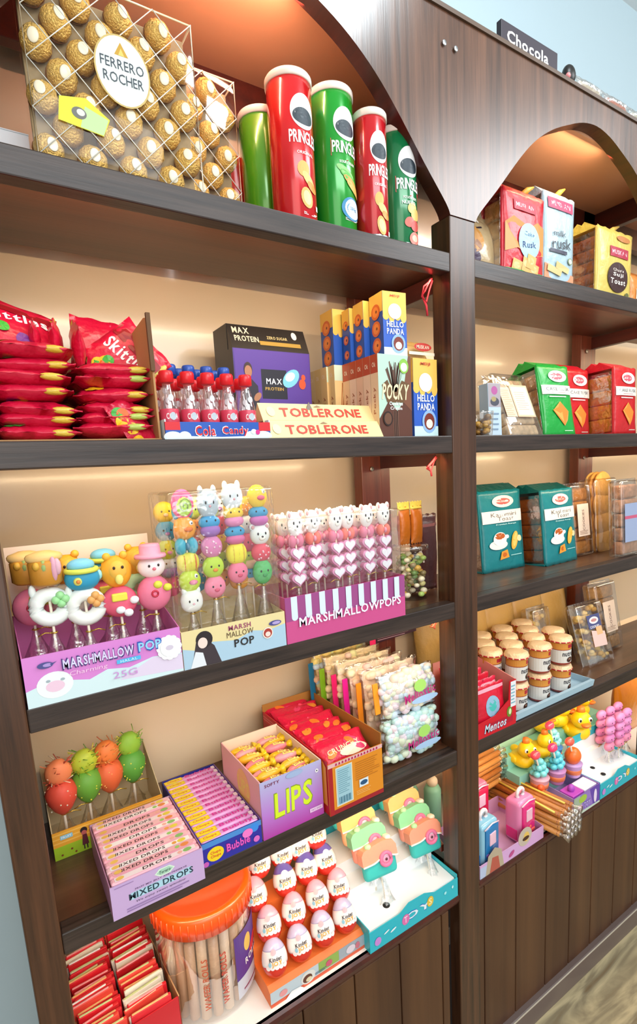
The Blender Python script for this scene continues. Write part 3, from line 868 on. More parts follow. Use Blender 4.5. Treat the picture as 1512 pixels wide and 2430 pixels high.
zb = Z2 + 0.1555
biscuit_box(0.690, 0.036, zb, -0.12, 'blue and yellow biscuit box standing on the stick boxes, front one', 0.054, 0.119, 0.048)
biscuit_box(0.684, 0.090, zb, -0.10, 'blue and yellow biscuit box on the stick boxes, directly behind the front one', 0.05, .115, .038, False)
biscuit_box(0.680, 0.132, zb, -0.10, 'yellow topped biscuit box on the stick boxes, third from the front', 0.05, .112, .03, False)
biscuit_box(0.664, 0.170, zb, -0.05, 'dark blue biscuit box on the stick boxes at the back left', 0.05, 0.119, 0.05, False)
biscuit_box(0.756, 0.028, Z2, 0, 'tall blue biscuit box on the shelf beside the centre post', 0.066, 0.155, 0.05)
t = thing('cracker_pack', 'tan cracker packet with red badge lying on top of the biscuit box by the post', 'packet', (0.756, 0.028, Z2 + 0.156))
mb = MB(); mb.bag(0.075, 0.05, 0.02, wrap('d8a860'), 8, TR(0.034, 0.03, 0.0, rx=-0.5)); mb.build('wrapper', t)
P = Print(); P.ell(.038, .012, .024, .008, 'c8342a', 20); P.text('MUSKAN', .038, .012, .034, 'f6dcc0', .007); P.rect(.0, -.004, .07, .002, 'f3e6c8'); P.build('badge', t, on_front(0.010, 0, 0.012))

# red ribbon strands hanging beside the post
for i, (x, y, z, ln) in enumerate(((0.800, 0.035, Z1 - 0.037, 0.075), (0.812, 0.045, Z2 - 0.037, 0.045), (0.812, 0.045, Z3 - 0.037, 0.03))):
    t = thing('ribbon', 'red %s ribbon knotted under the %s shelf at the centre post' % (['dangling', 'looped', 'short'][i], ['top', 'second', 'third'][i]), 'ribbon', (x, y, z))
    mb = MB(); rm = M(['d83040', 'e04a50', 'd06048'][i], .5)
    mb.tube([(0.02, 0, -0.002), (0.010, -.004, -.010), (0, 0, -.014 - ln * .2), (-.004, .003, -ln * .5), (0.004, 0, -ln * .75), (.006, 0, -ln)], .0022, rm, 6)
    mb.build('strand', t)
    mb = MB(); mb.tube([(0.02, 0, -.004), (-.006, -.004, -.022), (-.008, 0, -ln * .4 - .01), (.004, 0, -ln * .5 - .012), (0.014, 0, -ln * .3), (0.022, 0, -.006)], .0018, rm, 6); mb.build('loop', t)
#==================================================================== THIRD SHELF, LEFT BAY
STICK = M('efe4cf', .6); TIE = foil('d8b24a', .3, .8, 200, .6)
SKIRT = clear((255, 255, 255), .16, 0, .9, 70, .18)


def mm(c): return M(c, .55, 0, .12, 90, 0, 0, 20, 0, 0.15)


def bead(mb, kind, c, z, w, h, acc=None, d=None):
    """one marshmallow centred at height z, width w, height h"""
    d = d or w * .55; a = acc or 'ffffff'; K = M('1c1412', .4); rx, ry, rz = w / 2, d / 2, h / 2
    if kind == 'cat':
        mb.ell((0, 0, z), (rx, ry, rz), mm(c), 16, None, 0, 0, 0, .85)
        for s in (-1, 1): mb.ell((s * rx * .6, 0, z + rz * .85), (rx * .26, ry * .5, rz * .4), mm(c), 8)
        for s in (-1, 1): mb.ell((s * rx * .35, -ry * .93, z + rz * .05), (rx * .08, ry * .08, rz * .12), K, 6)
        mb.ell((0, -ry * .98, z - rz * .2), (rx * .12, ry * .08, rz * .1), mm(a), 6)
    elif kind == 'bear':
        mb.ell((0, 0, z), (rx, ry, rz), mm(c), 16)
        for s in (-1, 1):
            mb.ell((s * rx * .72, 0, z + rz * .75), (rx * .32, ry * .4, rz * .36), mm(c), 10); mb.ell((s * rx * .72, -ry * .35, z + rz * .75), (rx * .18, ry * .15, rz * .2), mm(a), 8)
            mb.ell((s * rx * .38, -ry * .9, z + rz * .12), (rx * .1, ry * .1, rz * .14), K, 6)
        mb.ell((0, -ry * .85, z - rz * .28), (rx * .36, ry * .28, rz * .28), mm('fbf4ea'), 8); mb.ell((0, -ry * 1.1, z - rz * .16), (rx * .12, ry * .08, rz * .1), K, 6)
    elif kind == 'duck':
        mb.ell((0, 0, z), (rx, ry, rz), mm(c), 14); mb.ell((rx * .15, -ry * .95, z - rz * .1), (rx * .4, ry * .35, rz * .22), mm(a), 8)
        mb.ell((rx * .45, -ry * .8, z + rz * .4), (rx * .17, ry * .2, rz * .2), mm('ffffff'), 8); mb.ell((rx * .48, -ry * 1.0, z + rz * .4), (rx * .07, ry * .06, rz * .09), K, 6)
    elif kind == 'stripe':
        mb.ell((0, 0, z), (rx, ry, rz), mm(c), 14, None, 0, 0, 0, .8)
        for k in (-.4, .1, .55): mb.ell((rx * k, -ry * .55, z), (rx * .12, ry * .45, rz * .8), mm(a), 8)
    elif kind == 'two':
        mb.ell((0, 0, z + rz * .35), (rx, ry, rz * .62), mm(c), 14); mb.ell((0, -ry * .12, z - rz * .35), (rx * .95, ry, rz * .58), mm(a), 14)
        for s in (-1, 1): mb.ell((s * rx * .4, -ry * .9, z + rz * .5), (rx * .08, ry * .08, rz * .1), K, 6)
    elif kind == 'dots':
        mb.ell((0, 0, z), (rx, ry, rz), mm(c), 16); r = random.Random(int(z * 9999))
        for k in range(10):
            u = r.uniform(-.7, .7); v = r.uniform(-.7, .7)
            mb.ell((rx * u, -ry * sqrt(max(0, 1 - u * u * .9 - v * v * .9)), z + rz * v), (rx * .1, ry * .08, rz * .1), mm(a), 6)
    elif kind == 'snail':
        mb.ell((0, 0, z), (rx, ry, rz), mm(c), 14); mb.ell((0, -ry * .5, z - rz * .1), (rx * .72, ry * .6, rz * .72), mm(a), 14)
        pts = [(rx * .55 * (1 - k / 22) * cos(k * .55), -ry * 1.12, z - rz * .1 + rz * .55 * (1 - k / 22) * sin(k * .55)) for k in range(20)]
        mb.tube(pts, rx * .07, mm('8aa83a'), 5)
    elif kind == 'bow':
        for s in (-1, 1): mb.ell((s * rx * .5, 0, z), (rx * .52, ry, rz), mm(c), 12, TR())
        mb.ell((0, -ry * .7, z), (rx * .2, ry * .5, rz * .5), mm(a), 8)
    elif kind == 'ball':
        mb.ell((0, 0, z), (rx, ry, rz), mm(c), 16)
        for s in (-1, 1): mb.ell((s * rx * .35, -ry * .92, z + rz * .1), (rx * .09, ry * .08, rz * .1), K, 6)
        mb.ell((0, -ry, z - rz * .22), (rx * .24, ry * .12, rz * .16), mm(a), 8)
    elif kind == 'heart':
        P = []
        for k in range(28):
            q = 2 * pi * k / 28; P.append((16 * sin(q) ** 3 / 16 * rx, (13 * cos(q) - 5 * cos(2 * q) - 2 * cos(3 * q) - cos(4 * q)) / 15 * rz + z))
        mb.prism(P, -ry * .7, ry * .7, mm(c)); mb.prism([(x * .75, z + (y - z) * .75 + rz * .05) for x, y in P], -ry, -ry * .7, mm(a))


def skirt(t, z, w=.018, drop=.05, seed=0, tie=True):
    r = random.Random(seed); n = 14; vs = []; fs = []
    for j in range(5):
        q = j / 4
        for k in range(n):
            a = 2 * pi * k / n; rr = .0035 + (w - .0035) * q ** 1.1 * (1 + (.35 if k % 2 else -.25) * q) * r.uniform(.85, 1.15)
            vs.append((rr * cos(a), rr * .75 * sin(a), z - drop * q + r.uniform(-.003, .003) * q))
    for j in range(4):
        for k in range(n): fs.append((j * n + k, j * n + (k + 1) % n, (j + 1) * n + (k + 1) % n, (j + 1) * n + k))
    mb = MB(); mb.add(vs, fs, SKIRT, True); mb.build('film_skirt', t)
    if tie:
        mb = MB(); mb.torus((0, 0, z), .0042, .0011, TIE, 'Z', 10, 5); s = r.choice((-1, 1))
        mb.tube([(0, -.004, z), (s * .012, -.007, z + .003), (s * .021, -.006, z - .001)], .0009, TIE, 5); mb.build('twist_tie', t)


def skewer(loc, beads, label, w=.042, grp=None, z0=.075, rz=0, foot=0.003, sk=True, seed=0, rot=None):
    t = thing('marshmallow_skewer', label, 'marshmallow pop', loc, rz, grp, rot)
    z = z0; bs = []
    for (k, c, a, h) in beads[::-1]:
        bs.append((k, c, a, z + h / 2, h)); z += h * .93
    mb = MB(); mb.tube([(0, 0, foot), (0, 0, z - .01)], .0018, STICK, 6); mb.build('stick', t)
    for (k, c, a, zz, h) in bs[::-1]:
        mb = MB(); bead(mb, k, c, zz, w, h * 1.06, a); mb.build({'cat': 'cat_marshmallow', 'bear': 'bear_head', 'duck': 'duck_marshmallow', 'snail': 'snail_marshmallow', 'heart': 'heart_marshmallow', 'bow': 'bow_marshmallow'}.get(k, 'marshmallow'), t)
    if sk: skirt(t, z0 - .003, .017, z0 * .66, seed)
    return t


def tray_box(x0, x1, y0, y1, z, hf, hb, front, side, label, back=None, backh=0, name='marshmallow_display_box', cat='display box'):
    t = thing(name, label, cat, (x0, y0, z)); w = x1 - x0; d = y1 - y0; fm = M(front, .45); sm_ = M(side, .5); k = .0015
    mb = MB(); mb.box(0, w, 0, k, 0, hf, fm); mb.build('front_panel', t)
    mb = MB()
    for x in (0, w - k): mb.extx([(k, 0), (d, 0), (d, hb), (k, hf)][::-1], x, x + k, sm_)
    mb.box(k, w - k, k, d - k, 0, k, sm_); mb.box(k, w - k, d - k, d, 0, hb, sm_); mb.build('tray', t)
    if back:
        mb = MB(); mb.box(.002, w - .002, d, d + .002, 0, backh, M(back, .5)); mb.build('back_card', t)
    return t


# box A : big two-piece pops
t = tray_box(0.0155, 0.2305, -0.001, 0.125, Z3, 0.0715, 0.105, 'd47cc8', 'd979b4', 'pink and white marshmallow pop display box at the left end of the third shelf', 'e9d3c0', .21)
P = Print(); w_ = .215
P.rect(0, 0, w_, .0715, 'd583cf')
P.poly([(0, 0), (w_, 0), (w_, .030), (.17, .034), (.135, .026), (.105, .031), (.08, .022), (.05, .029), (.025, .031), (0, .024)], 'cfe6ea')
P.poly([(.12, .010), (w_, .004), (w_, .028), (.17, .033)], 'dccfe6')
P.ell(.036, .026, .023, .019, 'e9eef0', 24); P.ell(.036, .024, .012, .008, 'e7c6da', 16); P.ell(.028, .033, .003, .002, '9fb0b8', 8); P.ell(.046, .032, .003, .002, '9fb0b8', 8)
for k in range(12): P.ell(.196 + .014 * cos(k * .52), .043 + .014 * sin(k * .52), .006, .006, 'eef0f2', 10)
P.ell(.196, .043, .014, .014, 'eef0f2', 16); P.ell(.196, .043, .006, .004, 'cfc6d8', 12)
P.ell(.027, .057, .010, .0045, '4a4a8a', 16); P.ell(.030, .057, .006, .0025, 'a890d0', 12); P.poly([(.033, .058), (.042, .060), (.034, .055)], '4a4a8a')
P.text('MARSHMALLOW', .096, .053, .098, '3c2c72', .0175, 1, .0); P.text('MARSHMALLOW', .096, .053, .095, 'd6d2f4', .0135, 1, .0)
P.text('POP', .167, .054, .036, '2a52b0', .018); P.text('POP', .167, .054, .033, '8fd0f4', .0135)
P.text('Charming', .080, .037, .05, 'f0c6e6', .008, 0, 0, .2); P.rect(.118, .036, .152, .042, '4fb4e6'); P.text('HALAL', .135, .039, .024, 'bfe4f6', .004)
P.text('25G', .128, .020, .034, 'c78fd0', .010, 0)
P.build('front_printing', t, on_front(0))


def big_pop(loc, up, low, label, seed, rz=0):
    t = thing('marshmallow_pop', label, 'marshmallow pop', loc, rz, 'large two-piece marshmallow pops')
    mb = MB(); mb.tube([(0, 0, .002), (0, 0, .16)], .002, STICK, 6); mb.build('stick', t)
    mb = MB(); up(mb); mb.build('upper_marshmallow', t); mb = MB(); low(mb); mb.build('lower_marshmallow', t)
    skirt(t, .088, .022, .058, seed)
    return t


def mug(mb):
    mb.lathe([(.016, .158), (.021, .162), (.0215, .19), (.019, .193)], mm('c98a2c'), 18)
    mb.ell((0, 0, .197), (.024, .017, .010), mm('e6c07a'), 14, None, .15, 120)
    for x, c, l in ((-.012, 'd9a63c', .006), (-.003, '9ab06a', .010), (.009, 'dca0b4', .018), (.014, 'e0b0c0', .012)): mb.ell((x, -.016, .190 - l / 2), (.005, .006, l), mm(c), 10)


def horn_ring(mb, c='eef2ee', acc='9fdc9a', z=.126):
    mb.torus((0, 0, z), .0185, .0105, mm(c), 'Y', 22, 10); mb.ell((-.020, 0, z + .024), (.005, .005, .010), mm(c), 8)
    for k in range(4): mb.ell((.013 + .006 * cos(k * 1.6), -.010, z + .010 + .006 * sin(k * 1.6)), (.006, .005, .006), mm(acc), 8)


def fishbowl(mb):
    mb.ell((0, 0, .168), (.024, .017, .018), mm('2f9ac0'), 16, None, 0, 0, 0, .9); mb.torus((0, 0, .180), .020, .0038, mm('d8e25c'), 'Z', 20, 8)
    mb.ell((0, 0, .187), (.019, .015, .010), mm('7cc4e0'), 14); mb.ell((-.008, -.015, .166), (.006, .004, .006), mm('e8e070'), 10); mb.ell((-.008, -.0185, .166), (.003, .002, .003), mm('e88a3a'), 8)
    mb.ell((.022, 0, .170), (.006, .005, .008), mm('9fe0e0'), 8)


def lion(mb):
    mb.ell((0, 0, .170), (.0225, .015, .024), mm('f0a428'), 16, None, .12, 140); mb.ell((0, -.008, .172), (.014, .010, .016), mm('f6b848'), 14)
    for s in (-1, 1): mb.ell((s * .006, -.018, .178), (.002, .001, .0025), M('3a1c10', .4), 6); mb.ell((s * .012, -.002, .194), (.006, .006, .006), mm('f2b43c'), 8)
    mb.ell((0, -.016, .160), (.006, .004, .008), mm('f8e07a'), 8)


def fancy_ball(mb):
    mb.ell((0, 0, .124), (.026, .018, .024), mm('e8607c'), 18); mb.box(-.014, .008, -.021, -.015, .128, .140, mm('e8dc4a'), .002)
    for x, z in ((.018, .126), (-.003, .114), (.008, .108)): mb.ell((x, -.016, z), (.007, .005, .006), mm('f4f0f4'), 10)


def snow_head(mb):
    mb.ell((0, 0, .164), (.021, .016, .018), mm('f6e6e6'), 18); mb.lathe([(.023, .178), (.024, .180), (.023, .183), (.016, .184), (.0155, .196), (.014, .199), (0, .1995)], mm('f0a0b8'), 20)
    for s in (-1, 1): mb.ell((s * .007, -.0155, .167), (.0018, .001, .0022), M('2a1c1c', .4), 6)
    mb.ell((0, -.0165, .162), (.003, .003, .0025), mm('f07a8c'), 8)


def snow_body(mb):
    mb.ell((0, 0, .122), (.026, .018, .028), mm('e87a98'), 18)
    for s in (-1, 1): mb.ell((.010 + s * .007, -.016, .134 - s * .003), (.007, .005, .006), mm('dfe04a'), 8)
    mb.torus((-.003, -.018, .124), .0045, .0016, mm('c83048'), 'Y', 12, 6)


big_pop((0.062, 0.034, Z3 + .003), mug, horn_ring, 'marshmallow pop with amber mug above a white ring, leftmost in the front row', 1)
big_pop((0.107, 0.030, Z3 - .004), fishbowl, lambda mb: horn_ring(mb, 'eef0ea', 'e8a860'), 'marshmallow pop with blue fishbowl above a white ring with orange flower', 2)
big_pop((0.155, 0.034, Z3 - .004), lion, fancy_ball, 'marshmallow pop with orange lion above a pink ball', 3)
big_pop((0.206, 0.030, Z3 + .003), snow_head, snow_body, 'marshmallow pop shaped like a pink snowman in a pink hat', 4)
for i, (x, u, l, nm) in enumerate(((0.034, mug, snow_body, 'amber mug over pink body at the far left'), (0.088, lion, horn_ring, 'orange lion over a white ring'), (0.140, fishbowl, fancy_ball, 'blue fishbowl over a pink ball'), (0.190, lion, lambda mb: horn_ring(mb, 'bfe4b0', '7cc46a'), 'orange lion over a green ring'))):
    big_pop((x + .008, 0.086, Z3), u, l, 'marshmallow pop in the back row, ' + nm, 10 + i)

# box B : tall skewers
t = tray_box(0.2315, 0.4145, -0.002, 0.125, Z3, 0.0615, 0.075, 'e6d6a4', 'e2cf9a', 'cream and blue marshmallow pop display box in the middle of the third shelf')
P = Print(); w_ = .183
P.rect(0, 0, w_, .0615, 'e4d49c'); P.poly([(0, 0), (w_, 0), (w_, .040), (.15, .034), (.12, .040), (.09, .030), (.05, .036), (.02, .028), (0, .034)], 'a9c8dc')
P.poly([(.012, .0), (.062, .0), (.052, .030), (.040, .042), (.022, .040)], '3c3238'); P.ell(.036, .043, .014, .014, '2a2226', 20); P.ell(.033, .038, .008, .009, 'efd6cc', 16); P.poly([(.010, 0), (.036, 0), (.032, .022), (.020, .026)], 'dfe4ea')
P.text('MARSH', .098, .052, .040, '9a4a6a', .0085); P.text('MALLOW', .098, .041, .048, '5c4630', .0095, 0); P.text('POP', .104, .025, .036, '2a2a2c', .0135)
P.ell(.148, .030, .010, .010, 'e8e0d4', 20); P.ell(.148, .030, .008, .008, 'a83a30', 18); P.ell(.148, .028, .005, .0045, 'efd6cc', 12)
P.ell(.163, .045, .012, .0045, '4a4a8a', 16); P.ell(.165, .045, .008, .0028, 'b0a0d4', 12)
P.build('front_printing', t, on_front(0))
mb = MB(); mb.box(.002, .181, .004, .122, .03, .2785, clear((255, 244, 225), .06, .0, .9, 45, .15), .006); mb.build('film_cover', t)
GB = 'tall animal marshmallow skewers'
H = .0345
cols = [
    (0.268, 0.030, [('snail', 'e8508a', 'b8e04a', .045), ('duck', 'f0a02c', 'e87a2a', .036), ('bow', '3aa8c0', '2a7a9a', .026), ('stripe', 'e4d848', 'e0722c', .030), ('duck', 'c2da38', 'e88aa8', .036), ('cat', 'f2f4ee', 'e8b0b8', .036)], 'pink snail on top, white puppy at the bottom'),
    (0.308, 0.026, [('cat', 'b4c4cc', 'e0a0a8', .044), ('two', '3a9ed0', '9a6ab8', .036), ('dots', 'd884b4', 'f4c8d8', .036), ('ball', 'b8d83a', 'f0902c', .036), ('ball', 'ee8aa6', 'e05a7a', .036)], 'grey cat on top and pink pig at the bottom'),
    (0.352, 0.030, [('cat', 'dce4e8', 'e0a0a8', .040), ('two', 'f0c83a', 'e08ab8', .034), ('two', '3a9cc8', 'd46a9c', .032), ('stripe', 'f0e23a', 'e8b82a', .034), ('ball', 'ec7c9a', 'd84a6c', .036)], 'white cat on top, yellow striped piece in the middle'),
    (0.396, 0.026, [('duck', 'f2cc2c', 'e8607c', .038), ('two', '3a96c4', 'c46ab0', .034), ('bear', 'e6ebe6', 'd8a0a0', .034), ('dots', 'dc4a5c', 'f4c0c8', .032), ('ball', '58b868', '3a9a50', .042)], 'yellow duck on top and green frog at the bottom')]
for i, (x, y, b_, nm) in enumerate(cols):
    skewer((x - .004, y, Z3 + .003), b_, 'tall skewer, ' + nm + ', front row', .037, GB, .275 - sum(q[3] for q in b_) * .93 - (0, .002, -.004, 0)[i], 0, .003, True, 20 + i)
for j, y in enumerate((0.060, 0.094)):
    for i in range(4):
        rr = random.Random(50 + i + 7 * j); C5 = ['f0a02c', '3a9cc8', 'e4607c', 'b8d83a', 'f2cc2c', 'dce4e8']; rr.shuffle(C5)
        b_ = [(rr.choice(['cat', 'two', 'duck', 'ball', 'dots']), c, rr.choice(['e88ab0', 'f4c8a0', '9a6ab8']), .034) for c in C5[:5]]
        skewer((0.252 + i * .045 + (.02 if j == 0 and i < 3 else 0), y, Z3 + .003), b_, 'tall animal skewer, %s in the %s row, cream box' % (lft(i, 4), ['middle', 'back'][j]), .036, GB, .098, 0, .003, False, 30 + i)

# box C : bear skewers
t = tray_box(0.4165, 0.691, -0.002, 0.120, Z3, 0.0835, 0.085, 'cc4f8c', 'd0608c', 'magenta marshmallow pops display box with striped awning band at right of the third shelf')
P = Print(); w_ = .2745
P.rect(0, 0, w_, .0835, 'c94f8a'); P.rect(0, .040, w_, .0835, '9c4a86')
for k in range(9):
    u = .012 + k * .0292; P.rect(u, .046, u + .0125, .0835, 'd6e4f0'); P.ell(u + .00625, .046, .00625, .006, 'd6e4f0', 16)
P.text('MARSHMALLOWPOPS', .143, .036, .236, 'e9e4f4', .0175, 1, 0, 0, 0, .07)
P.build('front_printing', t, on_front(0))
mb = MB(); mb.box(.016, .2735, .004, .117, .03, .2185, clear((255, 250, 245), .05, .0, .9, 45, .15), .005); mb.build('film_cover', t)
for i, x in enumerate((0.462, 0.505, 0.549, 0.583, 0.622, 0.664)):
    skewer((x, 0.026 + (.010 if i in (1, 3) else 0), Z3 + .003), [('bear', 'f4f2ee', 'd8a8a8', .042), ('bow', ['e0809c', 'f07a6a'][i % 2], 'e8a0b8', .022), ('heart', 'e69ac0', 'f6f2f8', .026), ('heart', 'e69ac0', 'f6f2f8', .026), ('heart', 'e69ac0', 'f6f2f8', .024)],
           'white bear skewer with pink hearts, %s in front in the magenta box' % lft(i, 6), .031, 'bear marshmallow skewers', .092, 0, .003, True, 60 + i)
for j, y in enumerate((0.058, 0.090)):
    for i in range(6):
        skewer((0.455 + i * .042 + (.006 if j else 0), y, Z3 + .003), [('bear', 'f6f0e6', 'd8a8a8', .038), ('bow', 'e88aa4', 'f0b0c0', .022), ('heart', 'e69ac0', 'f6f2f8', .026), ('heart', 'e69ac0', 'f6f2f8', .024), ('heart', 'e69ac0', 'f6f2f8', .024)],
               'white bear skewer, %s in the %s row, magenta box' % (lft(i, 6), ['middle', 'back'][j]), .031, 'bear marshmallow skewers', .092, 0, .003, False, 70 + i)

# clear jar with coloured sweets
def sweets(mb, n, r, z0, z1, cols, size, seed, yy=0):
    q = random.Random(seed)
    for k in range(n):
        a = q.uniform(0, 2 * pi); rr = r * sqrt(q.uniform(.55, 1)); z = q.uniform(z0, z1); s = size * q.uniform(.8, 1.15)
        mb.ell((rr * cos(a), rr * sin(a), z), (s, s * .8, s * .7), M(q.choice(cols), .35), 8, TR(0, 0, 0), m=5)


t = thing('sweet_jar', 'clear plastic jar of wrapped green and yellow sweets beside the magenta box', 'jar', (0.800, 0.100, Z3))
mb = MB(); mb.lathe([(.036, 0), (.040, .003), (.040, .052), (.0385, .056), (.040, .060), (.040, .108), (.034, .114)], SHELL, 28); mb.build('jar_body', t)
mb = MB(); sweets(mb, 90, .030, .008, .10, ['a8c86a', 'd8cf8a', '6a8a4a', 'c8a040', 'e8e0c0', '8a7a50'], .0085, 3); o = mb.build('sweets', t); o['kind'] = 'stuff'
mb = MB(); mb.lathe([(.037, .112), (.041, .113), (.041, .122), (.038, .1235), (0, .1235)], clear((255, 240, 215), .14, .25), 28); mb.build('lid', t)
for i, (x, y) in enumerate(((0.772, 0.090), (0.806, 0.086))):
    t = thing('wafer_pouch', 'small golden brown wafer pouch with yellow crimped top, %s on the clear jar' % ['left', 'right'][i], 'pouch', (x + .014, y + .014, Z3 + .1245))
    mb = MB(); mb.bag(.034, .085, .02, wrap('b86418'), 90 + i, None, .004); mb.build('wrapper', t); mb = MB(); mb.bag(.036, .03, .012, wrap('e2c858', 90), 94 + i, TR(0, 0, .066)); mb.build('crimped_top', t)
t = thing('chocolate_pouch', 'dark brown chocolate pouch with white letter standing behind the centre post', 'pouch', (0.868, 0.130, Z3), 0)
mb = MB(); f = mb.bag(.085, .185, .03, wrap('4a1418'), 99); mb.build('wrapper', t)
P = Print(); P.text('R', -.022, .10, .016, 'f4ece4', .024); P.rect(-.036, .072, -.012, .077, 'f0e0d8'); P.ell(-.024, .04, .012, .02, 'c8684a', 14); P.rect(-.042, .155, .042, .162, '8a4a4c', 6, 1); P.build('printing', t, f)

#==================================================================== FOURTH SHELF, LEFT BAY
# fruit pops box
t = tray_box(0.024, 0.215, 0.176, 0.292, Z4, 0.052, 0.12, 'e8a030', 'c9b48c', 'orange and green cardboard box with fruit marshmallow pops at the back left', None, 0, 'fruit_pop_box')
P = Print(); P.rect(0, 0, .191, .052, 'e8a432'); P.rect(0, 0, .191, .024, '9cc028')
for k in range(3): P.rect(0, .030 + k * .008, .191, .0325 + k * .008, 'f2bc58')
P.rect(.012, .036, .032, .044, '8fc4d8'); P.text('FRUIT', .022, .040, .016, 'f4f8fa', .004)
P.ell(.050, .040, .006, .006, '2a1c1c', 14); P.ell(.050, .035, .0045, .005, 'c0605c', 12); P.poly([(.045, .012), (.056, .012), (.054, .032), (.047, .032)], '5c1c2c'); P.rect(.047, .004, .049, .013, '2a1c1c'); P.rect(.052, .004, .054, .013, '2a1c1c')
for u, v in ((.012, .008), (.028, .014), (.034, .006)): P.ell(u, v, .002, .002, '7a3a1c', 6); P.k -= 1
P.k += 1; P.build('front_printing', t, on_front(0))
FR = [(0.050, 0.212, 'e0503c', 'ee8a5a', 'strawberry', 'f4e4c8'), (0.094, 0.222, '6aa83a', 'b8c83a', 'green and yellow pear', 'f0e04a'), (0.134, 0.230, 'e2683a', 'e8803c', 'orange peach', 'f0a860'), (0.178, 0.238, '5aa03c', '8cbc3c', 'green apple', 'e8e04a')]
for i, (x, y, c1, c2, nm, dc) in enumerate(FR):
    t = thing('fruit_pop', 'wrapped %s marshmallow pop in the orange and green box' % nm, 'fruit pop', (x, y, Z4 + .002), 0, 'fruit marshmallow pops'); t.scale = (1.28, 1.15, 1.22)
    mb = MB(); mb.tube([(0, 0, 0), (0, 0, .07)], .002, STICK, 6); mb.build('stick', t)
    mb = MB(); mb.lathe([(.003, .048), (.012, .058), (.019, .072), (.021, .086), (.016, .098), (.006, .104), (0, .105)], mm(c1), 20); rr = random.Random(i)
    for k in range(22):
        a = rr.uniform(0, 2 * pi); z = rr.uniform(.06, .095); q = .0195 if .07 < z < .092 else .016
        mb.ell((q * cos(a), q * sin(a), z), (.0012, .0012, .0012), mm(dc), 5)
    mb.build('fruit', t)
    mb = MB(); mb.ell((0, 0, .116), (.018, .013, .020), mm(c2), 14, None, .1, 90)
    for k in range(46):
        a = rr.uniform(0, 2 * pi); z = rr.uniform(.100, .134); l = rr.uniform(.008, .016); q = .013
        mb.tube([(q * cos(a), q * sin(a) * .8, z), ((q + l * .6) * cos(a + .3), (q + l * .6) * sin(a + .3), z + l * rr.uniform(-.3, .8))], .0007, M(rr.choice([c2, dc, c1]), .4), 3)
    mb.build('shredded_top', t); skirt(t, .05, .014, .035, i + 80)

# mixed drops box with stick packs
t = thing('stick_pack_box', 'lilac box of mixed drop stick packs at the front of the fourth shelf', 'sweet box', (0.0815, -0.022, Z4), 0.0)
mb = MB(); lv = M('c6a4cc', .45); w_ = .143; d_ = .178
mb.box(0, w_, 0, .0015, 0, .0555, lv); mb.build('front_panel', t)
mb = MB(); mb.box(0, .0015, .0015, d_, 0, .056, M('b07a98', .5)); mb.box(w_ - .0015, w_, .0015, d_, 0, .056, M('b07a98', .5)); mb.box(0, w_, d_ - .0015, d_, 0, .056, lv); mb.box(.001, w_ - .001, .001, d_ - .001, 0, .0015, lv); mb.build('tray', t)
P = Print(); P.rect(0, 0, w_, .0555, 'c6a8d4'); P.rect(.028, .0215, .122, .0335, 'a9d2e2')
P.text('MIXED DROPS', .075, .0275, .100, '243848', .0105, 1, 0, 0); P.ell(.081, .046, .016, .0075, 'd8ecd8', 6); P.ell(.081, .046, .013, .0055, 'a8d0b8', 6); P.text('Torero', .081, .046, .018, '2a4a3c', .005, 1, 0, .2)
P.text('FRUIT MIX JELLY AND PRESERVE', .075, .0375, .08, '6a4a78', .003); P.text('We enjoy sweet splendour', .073, .0165, .078, '4a3458', .0042, 0, 0, .3); P.lines(.02, .125, .004, .012, 2, '9a7cae'); P.rect(.006, .0515, .034, .0525, '9a7cae')
P.build('front_printing', t, on_front(0))
nst = 12
for i in range(nst):
    rr = random.Random(i + 5); h_ = .056 + rr.uniform(-.001, .0015)
    t2 = thing('stick_pack', 'flat pink stick pack of mixed drops, %s from the front of the lilac box' % (ORD[i]), 'stick pack', (0.0845 + rr.uniform(-.0005, .0005), -0.0195 + i * .0145, Z4 + .0018), 0, 'mixed drop stick packs')
    mb = MB(); mb.box(0, .137, 0, .0128, 0, h_, M(['f4b4c0', 'f0a8b4', 'f6c4cc'][i % 3], .3, 0, .2, 60, .4), .003); mb.build('wrapper', t2)
    P = Print(); P.rect(.006, .001, .131, .0115, ['f6e2e2', 'f4c0c4', 'f8f0ec', 'f2b0b4'][(i * 7) % 4])
    P.text('MIXED DROPS' if i % 3 else 'DROPS', .052 if i % 3 else .07, .0062, .078 if i % 3 else .045, '4a2c34', .0068, 1, 0, .15)
    P.ell(.118, .006, .007, .0045, ['8cbc6a', 'e88a4a', 'e8d04a'][i % 3], 12); P.ell(.106, .006, .004, .0035, ['e8a04a', 'f0b0a0', '9cc86a'][(i + 1) % 3], 10); P.ell(.014, .006, .006, .004, 'f0c060', 12)
    P.build('top_printing', t2, on_top(h_))

